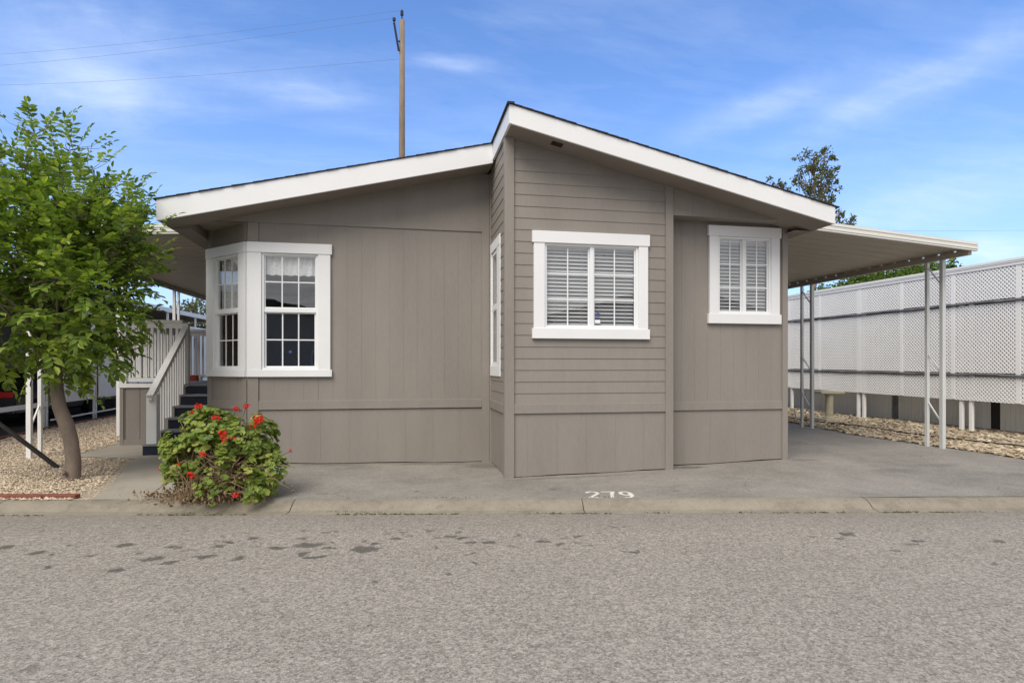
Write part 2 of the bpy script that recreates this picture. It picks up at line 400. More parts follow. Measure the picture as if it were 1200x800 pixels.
def build_ground():
    mb = MB(); mb.quad((-400, -400, -.05), (400, -400, -.05), (400, 400, -.05), (-400, 400, -.05))
    structure(mb.build('ground', M['ground']))
    # road: from the gutter to the far side
    st = []
    px = [ # oil marks on the road: x, y, half-length along the road, half-width, strength
    ]
    rnd = random.Random(3)
    for (x, y, a, w, s) in ROADMARKS: st.append((x, y, a * .95, w * .95, s))
    for k in range(46): st.append((rnd.uniform(-3.6, 2.2), 0, rnd.uniform(.018, .035), rnd.uniform(.018, .03), .6))
    st = [(x, y if y else KO.y - .172 * (x - KO.x) - rnd.uniform(.35, 1.3), a, w, s) for x, y, a, w, s in st]
    M['road'] = asphalt_mat('road_asphalt', 0.272, 0.52, st, 0.16, (1.0, 0.895, 0.765), True)
    mb = MB(); mb.quad(kp(-70, -7.5, 0), kp(70, -7.5, 0), kp(70, 0, 0), kp(-70, 0, 0))
    structure(mb.build('road', M['road']))
    # rolled kerb with gutter lip
    prof = [(0, -.03), (0, .004), (.11, .010), (.135, .022), (.165, .045), (.20, .068), (.24, .084), (.28, .091), (.315, .093), (.315, 0)]
    mb = MB(); L0 = -45.0
    joints = [-45 + 3.05 * i for i in range(30)]
    for t0, t1 in zip(joints, joints[1:]):
        n = 7
        for k in range(n):
            a = t0 + 0.004 + (t1 - t0 - .008) * k / n; b = t0 + .004 + (t1 - t0 - .008) * (k + 1) / n
            for (n0, z0), (n1, z1) in zip(prof, prof[1:]):
                ja = .006 * mnoise.noise(V((a * 1.3, n0 * 5, 0))); jb = .006 * mnoise.noise(V((b * 1.3, n0 * 5, 0)))
                ja1 = .006 * mnoise.noise(V((a * 1.3, n1 * 5, 0))); jb1 = .006 * mnoise.noise(V((b * 1.3, n1 * 5, 0)))
                mb.quad(kp(a, n0, z0 + ja), kp(b, n0, z0 + jb), kp(b, n1, z1 + jb1), kp(a, n1, z1 + ja1))
    structure(mb.build('kerb', M['kerb'], smooth=True))
    # far-side kerb
    mb = MB(); mb.hexa([kp(-70, -7.8, -.04), kp(70, -7.8, -.04), kp(70, -7.5, -.04), kp(-70, -7.5, -.04), kp(-70, -7.8, .10), kp(70, -7.8, .10), kp(70, -7.5, .02), kp(-70, -7.5, .02)])
    structure(mb.build('kerb', M['kerb']))
    kb = lambda x: (x, kerb_back(x))
    # asphalt apron and carport drive
    edge = [(9.22, 7.35), (9.25, 8.1), (9.17, 9.0), (9.06, 10.6), (9.3, 12.2), (9.5, 13.3), (9.6, 24)]
    xs = [-2.25 + i * .9 for i in range(28)]
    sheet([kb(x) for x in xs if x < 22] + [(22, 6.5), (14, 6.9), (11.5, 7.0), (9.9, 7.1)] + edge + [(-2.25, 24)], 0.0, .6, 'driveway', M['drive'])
    # concrete walk to the steps and the pad in front of the deck
    sheet([kb(-3.22), kb(-2.7), kb(-2.24), (-2.24, 10.2), (-2.6, 12.5), (-5.1, 12.5), (-5.0, 10.45), (-3.95, 10.0), (-3.82, 9.4), (-3.4, 8.0)], .006, .6, 'walkway', M['concrete'])
    sheet([kb(-7.6), kb(-6.5), kb(-5), kb(-3.225), (-3.405, 8.0), (-3.825, 9.4), (-3.955, 10.0), (-5.005, 10.45), (-5.105, 12.5), (-5.1, 22), (-8.0, 22), (-7.85, 15.1), (-7.62, 13.1), (-7.6, 11)], .0, .6, 'gravel_ground', M['gravel_bed'])
    sheet([kb(-30), kb(-20), kb(-12), kb(-7.605), (-7.605, 11.005), (-7.625, 13.1), (-7.855, 15.1), (-8.005, 22), (-8.4, 34), (-15, 34), (-30, 34)], -.015, 1.2, 'driveway', M['drive_dark'])
    sheet([(9.9, 7.105), (11.5, 7.005), (14, 6.905), (22, 6.505), (22, 24), (9.605, 24), (9.505, 13.3), (9.305, 12.2), (9.065, 10.6), (9.175, 9.0), (9.255, 8.1), (9.225, 7.355)], .008, .8, 'wood_chip_ground', M['chip_bed'])

def inpoly(x, y, poly):
    c = False; j = len(poly) - 1
    for i in range(len(poly)):
        a, b = poly[i], poly[j]
        if (a[1] > y) != (b[1] > y) and x < (b[0] - a[0]) * (y - a[1]) / (b[1] - a[1]) + a[0]: c = not c
        j = i
    return c

def build_stones():
    rnd = random.Random(11)
    # gravel: rounded pebbles
    poly = [(-9, 8.95), (-6, 7.55), (-3.42, 7.08), (-3.5, 8.0), (-3.9, 9.4), (-4.05, 9.95), (-5.08, 10.4), (-5.18, 21), (-7.9, 21), (-7.75, 15.1), (-7.5, 13.1), (-7.5, 11), (-9, 11)]
    mb = MB(); n = 0
    while n < 15000:
        x = rnd.uniform(-8, -3.4); y = 7 + 14 * rnd.random() ** 1.7
        if not inpoly(x, y, poly): continue
        n += 1
        s = rnd.uniform(.011, .026) * (1 if y < 11 else 1.4)
        z = g(x, y) + .004 + rnd.random() * .012
        a = rnd.uniform(0, 6.28); ca, sa = math.cos(a), math.sin(a)
        vs = []
        for dx, dy, dz in ((1, 0, 0), (.3, .8, .1), (-.9, .3, 0), (-.4, -.8, .1), (.6, -.6, -.1), (.1, .1, .75)):
            dx *= s * rnd.uniform(.8, 1.2); dy *= s * .8 * rnd.uniform(.8, 1.2); dz *= s * rnd.uniform(.7, 1.2)
            vs.append((x + dx * ca - dy * sa, y + dx * sa + dy * ca, z + dz))
        mb.add(vs, [(0, 1, 5), (1, 2, 5), (2, 3, 5), (3, 4, 5), (4, 0, 5)])
    stuff(mb.build('gravel', M['gravel']), 'tan crushed gravel covering the bed round the tree and beside the steps')
    # wood chips
    poly = [(14, 7.05), (11.5, 7.1), (9.9, 7.2), (9.2, 7.35), (9.22, 8.1), (9.14, 9.0), (9.04, 10.6), (9.27, 12.2), (9.47, 13.3), (9.55, 20), (12.2, 20), (12.2, 9.4), (14, 9.4)]
    mb = MB(); n = 0
    while n < 9000:
        x = rnd.uniform(9, 13.5); y = 7 + 13 * rnd.random() ** 1.5
        if not inpoly(x, y, poly): continue
        n += 1
        l = rnd.uniform(.025, .075) * (1 if y < 12 else 1.2); w = rnd.uniform(.012, .028); t = rnd.uniform(.004, .012)
        a = rnd.uniform(0, 6.28)
        c = V((x, y, g(x, y) + .012 + rnd.random() * .022)); d = V((math.cos(a), math.sin(a), rnd.uniform(-.35, .35)))
        mb.beam(c - d * l, c + d * l, w * 2, t, (rnd.uniform(-.4, .4), rnd.uniform(-.4, .4), 1))
    stuff(mb.build('wood_chips', M['chip']), 'pale wood chips spread below the white lattice screen')
    # dry litter and weeds in the gutter
    mb = MB()
    spots = [(-3.7, .0), (-3.25, .05), (-1.9, .1), (-1.6, .08), (-.55, .33), (.3, .0), (1.5, .0), (2.35, .0), (4.05, .0), (4.75, .0), (5.9, .0), (6.3, .0), (1.0, .33), (-.9, .33), (-1.45, .02), (3.2, .0)]
    for t, nn in spots:
        for k in range(rnd.randint(10, 24)):
            b = kp(t + rnd.gauss(0, .12), nn + rnd.gauss(0, .008) + .004, .006 if nn < .2 else .095)
            h = rnd.uniform(.005, .014); a = rnd.uniform(0, 6.28); w = rnd.uniform(.004, .008)
            d = V((math.cos(a), math.sin(a), 0)); e = V((-d.y, d.x, 0)) * w
            mb.add([b - e, b + e, b + d * h * 1.1 + V((0, 0, h)) + e * .4, b + d * h * 1.1 + V((0, 0, h)) - e * .4], [(0, 1, 2, 3)])
    # a fuller strand of grime and moss along the joint
    for k in range(700):
        t = rnd.uniform(-5.5, 6.2)
        if mnoise.noise(V((t * 1.1, 3.3, 0))) < .02: continue
        b = kp(t, rnd.gauss(.0, .006), .005); h = rnd.uniform(.003, .010); a = rnd.uniform(0, 6.28)
        d = V((math.cos(a), math.sin(a), 0)) * rnd.uniform(.01, .025); e = V((-d.y, d.x, 0)) * .4
        mb.add([b - d, b + e, b + d + V((0, 0, h)), b - e], [(0, 1, 2, 3)])
    stuff(mb.build('gutter_weeds', M['weed']), 'low weeds and dry litter along the gutter joint')
ROADMARKS = [(-2.89, 5.47, 0.062, 0.052, 0.8), (-2.76, 5.4, 0.03, 0.038, 0.8), (-2.59, 5.04, 0.045, 0.035, 0.8), (-3.23, 5.7, 0.05, 0.057, 0.8), (-2.27, 5.57, 0.079, 0.065, 0.8), (-2.06, 4.9, 0.064, 0.036, 0.8), (-1.91, 5.11, 0.094, 0.055, 0.8), (-1.87, 5.42, 0.064, 0.062, 0.8), (-1.74, 4.99, 0.072, 0.035, 0.8), (-2.07, 5.29, 0.03, 0.035, 0.8), (-2.4, 5.29, 0.068, 0.038, 0.8), (-1.69, 5.29, 0.077, 0.035, 0.55), (-1.51, 5.1, 0.095, 0.043, 0.8), (-1.49, 5.39, 0.057, 0.036, 0.8), (-1.42, 5.48, 0.052, 0.037, 0.8), (-1.23, 5.02, 0.053, 0.053, 0.8), (-1.26, 5.58, 0.052, 0.041, 0.8), (-0.99, 5.23, 0.084, 0.035, 0.8), (-0.85, 5.5, 0.046, 0.035, 0.55), (-0.76, 5.27, 0.123, 0.094, 0.8), (-0.57, 5.15, 0.056, 0.035, 0.8), (-0.76, 5.02, 0.055, 0.051, 0.8), (-0.64, 4.93, 0.095, 0.041, 0.8), (-0.28, 5.07, 0.141, 0.074, 0.8), (-0.2, 5.2, 0.065, 0.035, 0.8), (-0.02, 5.32, 0.052, 0.036, 0.8), (0.28, 5.51, 0.047, 0.035, 0.55), (0.1, 5.4, 0.038, 0.035, 0.55), (0.35, 5.28, 0.03, 0.035, 0.55), (0.45, 5.31, 0.053, 0.036, 0.8), (0.53, 5.22, 0.052, 0.036, 0.8), (0.6, 5.07, 0.051, 0.035, 0.8), (0.74, 5.05, 0.058, 0.045, 0.8), (0.56, 4.79, 0.035, 0.035, 0.55), (0.58, 4.54, 0.033, 0.036, 0.8), (0.36, 4.33, 0.031, 0.035, 0.8), (-0.19, 4.28, 0.03, 0.035, 0.55), (0.95, 4.91, 0.036, 0.035, 0.55), (1.21, 5.01, 0.066, 0.041, 0.8), (1.32, 4.91, 0.044, 0.036, 0.8), (1.42, 5.08, 0.053, 0.035, 0.55), (1.58, 5.1, 0.046, 0.037, 0.8), (1.86, 4.6, 0.056, 0.035, 0.8), (3.96, 4.7, 0.069, 0.052, 0.8), (3.79, 4.6, 0.067, 0.038, 0.55), (4.41, 4.42, 0.059, 0.045, 0.8), (4.27, 4.33, 0.072, 0.037, 0.55), (5.07, 4.27, 0.045, 0.047, 0.8), (3.6, 4.72, 0.038, 0.035, 0.55), (-1.82, 3.41, 0.03, 0.035, 0.55), (3.99, 4.22, 0.049, 0.035, 0.55), (4.45, 3.81, 0.033, 0.035, 0.55)]

# ------------------------------------------------------------------ the house
RX, RZ = 1.335, 4.765            # ridge
SR = .2295; SL = .2326           # slopes of the two halves
YFR, YFL = 7.25, 8.55            # front edges of the two roof halves
XER, XEL = 5.915, -3.13          # eaves
YBACK = 23.0
def roof_r(x): return RZ - SR * (x - RX)
def roof_l(x): return RZ - .012 - SL * (RX - x)
FC = Frame(0, 7.686, 1, 0); FR_ = Frame(0, 7.95, 1, 0); FL = Frame(0, 9.05, 1, 0)
S2 = math.sqrt(.5)
FCH = Frame(-2.848, 9.774, S2, -S2); LCH = 1.024
FS = Frame(1.376, 9.05, 0, -1); LS = 9.05 - 7.686

def panels(fr, u0, u1, zlo, zhi, holes, pitch, gw=.006, gd=.0022, first=.1):
    """a board wall with upright grooves and real openings"""
    br = [u0]; u = u0 + first
    gset = []
    while u < u1 - gw:
        gset.append((u, u + gw)); br += [u, u + gw]; u += pitch
    br.append(u1)
    for h in holes: br += [h[0], h[1]]
    br = sorted(set(round(b, 5) for b in br if u0 - 1e-6 <= b <= u1 + 1e-6))
    mb = MB()
    for a, b in zip(br, br[1:]):
        if b - a < 1e-5: continue
        c = (a + b) / 2
        ing = any(x0 < c < x1 for x0, x1 in gset)
        n = -gd if ing else 0.0
        zs = [(zlo, zhi)]
        for h in holes:
            if h[0] < c < h[1]:
                zs = [(lo, hi) for lo, hi in ((zlo, h[2]), (h[3], zhi)) if hi > lo]
        for lo, hi in zs:
            nz = max(1, int((hi - lo) / .6))
            mb.quad(fr(a, n, lo), fr(b, n, lo), fr(b, n, hi), fr(a, n, hi))
            if ing:
                mb.quad(fr(a, 0, lo), fr(a, n, lo), fr(a, n, hi), fr(a, 0, hi))
                mb.quad(fr(b, n, lo), fr(b, 0, lo), fr(b, 0, hi), fr(b, n, hi))
    return mb

def laps(fr, u0, u1, z0, z1, holes, pitch=.1537, proud=.007):
    """lap siding: each board stands proud at its foot"""
    mb = MB(); z = z0
    while z < z1:
        zt = min(z + pitch, z1)
        br = sorted(set([u0, u1] + [x for h in holes for x in h[:2]]))
        for a, b in zip(br, br[1:]):
            c = (a + b) / 2; segs = [(z, zt)]
            for h in holes:
                if h[0] < c < h[1]:
                    segs = [(lo, hi) for lo, hi in ((z, min(zt, h[2])), (max(z, h[3]), zt)) if hi > lo + 1e-4]
            for lo, hi in segs:
                nl = proud * (1 - (lo - z) / pitch) + .001; nh = proud * (1 - (hi - z) / pitch) + .001
                w = .0015 * mnoise.noise(V((a * 3, z * 9, 1)))
                mb.quad(fr(a, nl, lo), fr(b, nl, lo + w), fr(b, nh, hi), fr(a, nh, hi))
                mb.quad(fr(a, 0, lo), fr(b, 0, lo), fr(b, nl, lo + w), fr(a, nl, lo))
        z += pitch
    return mb

def window(house, fr, cas, opn, kind, blind, ears=True, side_l=None, curtain=None, tilt=38, stick=None, head=None, sill=None, slim=1.0, ear_r=False):
    """cas = outer edge of the casing, opn = sash opening (u0,u1,z0,z1)"""
    a0, a1, c0, c1 = cas; u0, u1, z0, z1 = opn
    e = .022 if ears else 0.0
    hz = head if head else z1 + .03; sz = sill if sill else z0 - .028
    # vinyl frame
    pf = 1.0 if slim == 1 else .3; mb = MB()
    mb.fbox(fr, u0 - .03, u1 + .03, -.05, .018 * pf, z1, z1 + .03); mb.fbox(fr, u0 - .03, u1 + .03, -.05, .024 * pf, z0 - .03, z0)
    mb.fbox(fr, u0 - .03, u0, -.05, .018 * pf, z0, z1); mb.fbox(fr, u1, u1 + .03, -.05, .018 * pf, z0, z1)
    um = (u0 + u1) / 2; zm = (z0 + z1) / 2 + (.02 if kind == 'hung' else 0)
    sashes = []
    if kind == 'slider':
        mb.fbox(fr, um - .026, um + .026, -.04, .010, z0, z1)
        sashes = [(u0, um - .026, z0, z1, -.032), (um + .026, u1, z0, z1, -.014)]
    else:
        mb.fbox(fr, u0, u1, -.04, .006, zm - .028, zm + .028)
        sashes = [(u0, u1, z0, zm - .028, -.030 if slim == 1 else .001), (u0, u1, zm + .028, z1, -.014 if slim == 1 else .003)]
    sb = .017
    for i, (x0, x1, y0, y1, n) in enumerate(sashes):
        b = sb * (1.5 if (kind == 'hung' and i == 0) else 1)
        mb.fbox(fr, x0, x1, n - .012, n + .008 * pf, y1 - sb, y1); mb.fbox(fr, x0, x1, n - .012, n + .008 * pf, y0, y0 + b)
        mb.fbox(fr, x0, x0 + b, n - .012, n + .008 * pf, y0 + b, y1 - sb); mb.fbox(fr, x1 - b, x1, n - .012, n + .008 * pf, y0 + b, y1 - sb)
    w = mb.build('window', M['vinyl'], house, bevel=.002)
    # casing boards
    k_ = slim; cb = MB()
    cb.fbox(fr, a0 - e, a1 + e, .001, .052 * k_, hz, c1)
    cb.fbox(fr, a0 - e, a1 + e, .001, .052 * k_, c0, sz)
    cb.fbox(fr, a0, u0 - .031, .001, .042 * k_, sz, hz); cb.fbox(fr, u1 + .031, a1, .001, .042 * k_, sz, hz)
    if ear_r:
        cb.fbox(fr, a1 + .0005, a1 + .022, .001, .0515, hz, c1); cb.fbox(fr, a1 + .0005, a1 + .022, .001, .0515, c0, sz)
    cb.fbox(fr, u0 - .045, u1 + .045, .001, .047 * k_, z0 - .055, z0 - .0302)
    cb.build('casing', M['white'], w, bevel=.003)
    for i, (x0, x1, y0, y1, n) in enumerate(sashes):
        b = sb * (1.5 if (kind == 'hung' and i == 0) else 1)
        p = MB(); p.quad(fr(x0 + b, n, y0 + b), fr(x1 - b, n, y0 + b), fr(x1 - b, n, y1 - sb), fr(x0 + b, n, y1 - sb))
        p.build('pane', M['glass'], w)
        q = MB(); xs0, xs1, zs0, zs1 = x0 + b, x1 - b, y0 + b, y1 - sb
        nv, nh = (1, 2) if kind == 'slider' else (2, 1)
        gw = .0085
        for k in range(1, nv + 1):
            x = xs0 + (xs1 - xs0) * k / (nv + 1); q.fbox(fr, x - gw, x + gw, n + .0015, n + .0065, zs0, zs1)
        hs = [zs0] + [zs0 + (zs1 - zs0) * k / (nh + 1) for k in range(1, nh + 1)] + [zs1]
        for k in range(1, nh + 1):
            x = [xs0] + [xs0 + (xs1 - xs0) * j / (nv + 1) for j in range(1, nv + 1)] + [xs1]
            for j in range(len(x) - 1):
                q.fbox(fr, x[j] + (gw if j else 0), x[j + 1] - (gw if j + 1 < len(x) - 1 else 0), n + .0015, n + .0065, hs[k] - gw, hs[k] + gw)
        if slim == 1: q.build('grille', M['vinyl'], w)
    if blind:
        q = MB(); z = z0 + .035; t = R(tilt); rnd = random.Random(int(u0 * 100))
        half = .019
        while z < z1 - .05:
            tt = t + R(rnd.uniform(-2.5, 2.5)); dz = math.sin(tt) * half; dn = math.cos(tt) * half; sg = rnd.uniform(-.0015, .0015)
            for (x0, x1) in ((u0 + .012, um - .006), (um + .006, u1 - .012)) if kind == 'slider' else ((u0 + .012, u1 - .012),):
                q.hexa([fr(x0, -.062 + dn, z - dz), fr(x1, -.062 + dn, z - dz + sg), fr(x1, -.062 - dn, z + dz + sg), fr(x0, -.062 - dn, z + dz),
                        fr(x0, -.062 + dn, z - dz + .003), fr(x1, -.062 + dn, z - dz + .003 + sg), fr(x1, -.062 - dn, z + dz + .003 + sg), fr(x0, -.062 - dn, z + dz + .003)])
            z += .0505
        for (x0, x1) in ((u0 + .008, um - .004), (um + .004, u1 - .008)):
            q.fbox(fr, x0, x1, -.10, -.045, z1 - .045, z1 + .005)
            q.fbox(fr, x0, x1, -.09, -.052, z0 + .002, z0 + .018)
            for cu in (x0 + (x1 - x0) * .2, x0 + (x1 - x0) * .8):
                q.fbox(fr, cu - .002, cu + .002, -.046, -.044, z0 + .018, z1 - .045)
        q.build('blind', M['blind'], w)
    if curtain:
        for (x0, x1, y0, y1, nn) in curtain:
            q = MB(); K = 40
            for k in range(K):
                xa = x0 + (x1 - x0) * k / K; xb = x0 + (x1 - x0) * (k + 1) / K
                na = -nn + .012 * math.sin(k * 1.1); nb = -nn + .012 * math.sin((k + 1) * 1.1)
                q.quad(fr(xa, na, y0 + .006 * math.sin(k * .9)), fr(xb, nb, y0 + .006 * math.sin((k + 1) * .9)), fr(xb, nb, y1), fr(xa, na, y1))
            q.build('curtain', M['lace'], w, smooth=True)
    if stick:
        for (su, sz_, sw, sh, m) in stick:
            q = MB(); n = -.0128 if su > um and kind == 'slider' else -.0285
            pts = [(sw * .5 * math.cos(k * math.pi / 4 + .39), sh * .5 * math.sin(k * math.pi / 4 + .39)) for k in range(8)] if m == 'blue' else [(-sw / 2, -sh / 2), (sw / 2, -sh / 2), (sw / 2, sh / 2), (-sw / 2, sh / 2)]
            q.add([fr(su + x, n, sz_ + z) for x, z in pts], [tuple(range(len(pts)))])
            q.build('sticker', M[m], w)
    return w

def build_house():
    h = thing('house', 'taupe single-storey house with white window casings and a stepped low gable roof', 'house', (1.4, 9.0, .06))
    T = M['taupe']
    gz = .02   # walls stop just above the paving
    W1 = ((1.7355, 3.3285, 1.877, 3.293), (1.912, 3.162, 2.042, 3.108))
    W2 = ((4.385, 5.504, 2.130, 3.541), (4.556, 5.340, 2.300, 3.360))
    W3 = ((-2.124, -.985, 1.361, 3.277), (-1.90, -1.187, 1.49, 3.10))
    W4 = ((0.0, LCH, 1.361, 3.277), (.225, LCH - .205, 1.49, 3.10))
    W5 = ((.062, .930, 1.370, 3.342), (.185, .62, 1.55, 3.157))
    hole = lambda o: (o[0] - .03, o[1] + .03, o[2] - .03, o[3] + .03)
    # ---- projecting middle wall
    mb = laps(FC, 1.43, 3.64, 1.0, 4.6, [hole(W1[1])]); mb.clip((RX, 7.6, RZ - .245), (SR, 0, 1)); mb.build('wall', T, h)
    def base_wall(fr, u0, u1, ztop, pitch, first=.1):
        mb = panels(fr, u0, u1, -.2, ztop, [], pitch, first=first)
        # follow the paving: lift the foot
        out = []
        for p in mb.v:
            x, y, z = p
            if z < 0: z = g(x, y) + .012
            out.append((x, y, z))
        mb.v = out; return mb
    base_wall(FC, 1.43, 3.64, .90, .406, .22).build('skirting', T, h)
    # ---- right wall, set back
    panels(FR_, 3.70, 5.60, .88, 3.62, [hole(W2[1])], .203, first=.06).build('wall', T, h)
    base_wall(FR_, 3.70, 5.60, .885, .406, .3).build('skirting', T, h)
    # gable boxed out over the right wall
    mb = panels(FC, 3.70, 5.86, 3.594, 4.4, [], .406, first=.3)
    mb.quad((3.70, 7.686, 3.594), (3.70, 7.96, 3.594), (5.86, 7.96, 3.594), (5.86, 7.686, 3.594))
    mb.clip((RX, 7.6, RZ - .245), (SR, 0, 1)); mb.build('gable_wall', T, h)
    # ---- left wall with its band
    panels(FL, -2.06, 1.376, .88, 3.56, [hole(W3[1])], .203, first=.09).build('wall', T, h)
    base_wall(FL, -2.06, 1.376, .89, .406, .12).build('skirting', T, h)
    mb = panels(Frame(0, 9.032, 1, 0), -3.08, 1.24, 3.560, 4.7, [], .406, first=.2)
    mb.quad((-3.08, 9.032, 3.56), (-3.08, 9.85, 3.56), (1.24, 9.05, 3.56), (1.24, 9.032, 3.56))
    mb.clip((RX, 9.0, RZ - .295), (-SL, 0, 1)); mb.build('gable_wall', T, h)
    # ---- chamfered corner
    panels(FCH, 0.0, LCH, .88, 3.57, [hole(W4[1])], .203, first=.16).build('wall', T, h)
    base_wall(FCH, 0.0, LCH, .89, .406, .3).build('skirting', T, h)
    # ---- side of the projecting part
    mb = laps(FS, 0.0, LS - .03, 1.0, 4.6, [hole(W5[1])]); mb.build('wall', T, h)
    base_wall(FS, 0.0, LS - .03, .90, .406, .5).build('skirting', T, h)
    # ---- long walls at the sides and the back, out of the picture
    mb = MB(); mb.quad((5.63, 7.97, -.05), (5.63, YBACK - .5, -.05), (5.63, YBACK - .5, 3.72), (5.63, 7.97, 3.72)); mb.build('wall', T, h)
    mb = MB(); mb.quad((-2.848, YBACK - .5, -.05), (-2.848, 9.774, -.05), (-2.848, 9.774, 3.72), (-2.848, YBACK - .5, 3.72)); mb.build('wall', T, h)
    mb = MB(); mb.add([(5.63, YBACK - .5, -.05), (-2.848, YBACK - .5, -.05), (-2.848, YBACK - .5, 3.7), (RX, YBACK - .5, 4.7), (5.63, YBACK - .5, 3.7)], [(0, 1, 2, 3, 4)]); mb.build('wall', T, h)
    # dark gap under the walls
    mb = MB()
    for fr, u0, u1 in ((FC, 1.40, 3.68), (FR_, 3.68, 5.62), (FL, -2.1, 1.376), (FCH, .02, LCH - .02), (FS, 0, LS - .02)):
        mb.fbox(fr, u0, u1, -.06, -.03, -.05, .3)
    mb.build('footing', M['dark'], h)
    # ---- trim boards
    def band(fr, u0, u1, z0, z1, n=.022):
        mb = MB(); mb.fbox(fr, u0, u1, -.01, n, z0, z1); return mb.build('trim_board', T, h, bevel=.003)
    def post(fr, u0, u1, z0, z1, n=.030, z1b=None, n0=-.01):
        p = fr(u0, 0, 0); z0 = g(p.x, p.y) - .004 if z0 is None else z0
        mb = MB(); mb.fbox(fr, u0, u1, n0, n, z0, z1, None, z1b); return mb.build('corner_trim', T, h, bevel=.003)
    band(FC, 1.474, 3.590, .89, 1.012); band(FR_, 3.71, 5.556, .882, 1.0); band(FL, -1.972, 1.235, .889, 1.016)
    band(FCH, .115, LCH - .105, .889, 1.016); band(FS, .02, LS - .075, .885, 1.01)
    rz = lambda x: roof_r(x) - .25
    post(FC, 1.346, 1.474, None, rz(1.346), .030, rz(1.474)); post(FC, 3.590, 3.702, None, rz(3.59), .030, rz(3.702))
    post(FS, LS - .07, LS - .0005, None, 4.50, .0296); post(FS, .001, .06, None, 4.45, .024)
    post(FR_, 5.558, 5.646, None, 3.60, .028); post(Frame(5.632, 9.0, 0, 1), -1.046, -.95, None, 3.60, .014)
    post(FL, 1.237, 1.350, None, 4.44, .022); post(FL, -2.118, -1.974, None, 1.355, .022); post(FL, -2.118, -1.974, 3.28, 3.556, .022)
    post(FCH, LCH - .102, LCH - .006, None, 1.355, .022); post(FCH, LCH - .102, LCH - .006, 3.28, 3.556, .022)
    post(FCH, 0.0, .112, None, 1.355, .022); post(FCH, 0, .112, 3.28, 3.556, .022)
    # ---- windows
    window(h, FC, *W1, 'slider', True, tilt=58, stick=[(2.63, 2.205, .06, .06, 'blue'), (2.625, 2.115, .075, .045, 'vinyl')], head=3.139, sill=2.011)
    window(h, FR_, *W2, 'slider', True, tilt=58, head=3.391, sill=2.269)
    window(h, FL, *W3, 'hung', False, curtain=[(-1.9, -1.187, 2.83, 3.10, .09)], stick=[(-1.55, 1.72, .05, .04, 'blue')], head=3.131, sill=1.46, ears=False, ear_r=True)
    window(h, FCH, *W4, 'hung', False, curtain=[(.20, .62, 2.36, 3.12, .10), (.20, LCH - .19, 2.86, 3.12, .14)], head=3.131, sill=1.46, ears=False)
    window(h, FS, *W5, 'hung', False, head=3.20, sill=1.52, ears=False, slim=.40)
    # the ears of the left window only on its free side
    # ---- rooms behind the glass
    mb = MB()
    x0, x1, y0, y1, z0, z1 = -2.7, 5.55, 9.15, 12.6, .95, 3.52
    mb.quad((x0, y1, z0), (x1, y1, z0), (x1, y1, z1), (x0, y1, z1))
    for z in (z0, z1):
        mb.add([(-2.12, 9.10, z), (1.40, 9.10, z), (1.40, y1, z), (-2.80, y1, z), (-2.80, 9.80, z)], [(0, 1, 2, 3, 4)])
        mb.quad((1.42, 7.73, z), (3.64, 7.73, z), (3.64, y1, z), (1.42, y1, z))
        mb.quad((3.68, 8.0, z), (5.58, 8.0, z), (5.58, y1, z), (3.68, y1, z))
    mb.quad((3.66, 7.99, z0), (3.66, y1, z0), (3.66, y1, z1), (3.66, 7.99, z1))
    mb.quad((1.41, 9.1, z0), (1.41, y1, z0), (1.41, y1, z1), (1.41, 9.1, z1))
    mb.build('room', M['room'], h)
    # ---- roof: courses of shingles with a ragged edge over the rake
    rnd = random.Random(5)
    def courses(xe, fn, sgn, yf, name):
        mb = MB(); n = 33; xr = RX
        for k in range(n):
            xa = xr + (xe - xr) * k / n; xb = xr + (xe - xr) * (k + 1.16) / n
            if k == n - 1: xb = xe + sgn * .035
            y = yf - rnd.uniform(.012, .024)
            za, zb = fn(xa), fn(xb) + .006
            pts = [(xa, y, za - .016), (xb, y, zb - .022), (xb, YBACK, zb - .022), (xa, YBACK, za - .016), (xa, y, za - .006), (xb, y, zb - .006), (xb, YBACK, zb - .006), (xa, YBACK, za - .006)]
            if sgn < 0: pts = [pts[i] for i in (1, 0, 3, 2, 5, 4, 7, 6)]
            mb.hexa(pts)
        return mb.build(name, M['shingle'], h)
    courses(XER, roof_r, 1, YFR, 'roof'); courses(XEL, roof_l, -1, YFL, 'roof')
    # ridge edge shingle over the forward step
    mb = MB(); mb.box(RX - .03, RX + .06, YFR - .03, YFL + .02, RZ - .022, RZ + .002); mb.build('ridge_edging', M['shingle'], h)
    # ---- white fascia boards
    mb = MB(); t = .03; dr = .255
    mb.hexa([(RX, YFR, RZ - dr), (XER - .022, YFR, roof_r(XER - .022) - dr), (XER - .022, YFR + t, roof_r(XER - .022) - dr), (RX, YFR + t, RZ - dr),
             (RX, YFR, RZ - .018), (XER - .022, YFR, roof_r(XER - .022) - .018), (XER - .022, YFR + t, roof_r(XER - .022) - .018), (RX, YFR + t, RZ - .018)])
    mb.build('fascia', M['white'], h, bevel=.004)
    mb = MB(); mb.box(RX - .003, RX + .027, YFR + t + .001, 9.02, RZ - dr - .003, RZ - .020); mb.build('fascia', M['white'], h)
    mb = MB(); dl = .300; zl = roof_l(XEL)
    mb.hexa([(XEL, YFL, zl - dl), (RX - .004, YFL, roof_l(RX) - dl), (RX - .004, YFL + t, roof_l(RX) - dl), (XEL, YFL + t, zl - dl),
             (XEL, YFL, zl - .018), (RX - .004, YFL, roof_l(RX) - .018), (RX - .004, YFL + t, roof_l(RX) - .018), (XEL, YFL + t, zl - .018)])
    mb.build('fascia', M['white'], h, bevel=.004)
    mb = MB(); ze = roof_r(XER); mb.box(XER - .052, XER - .024, YFR + t + .001, YBACK, ze - .236, ze - .012); mb.build('fascia', M['white'], h)
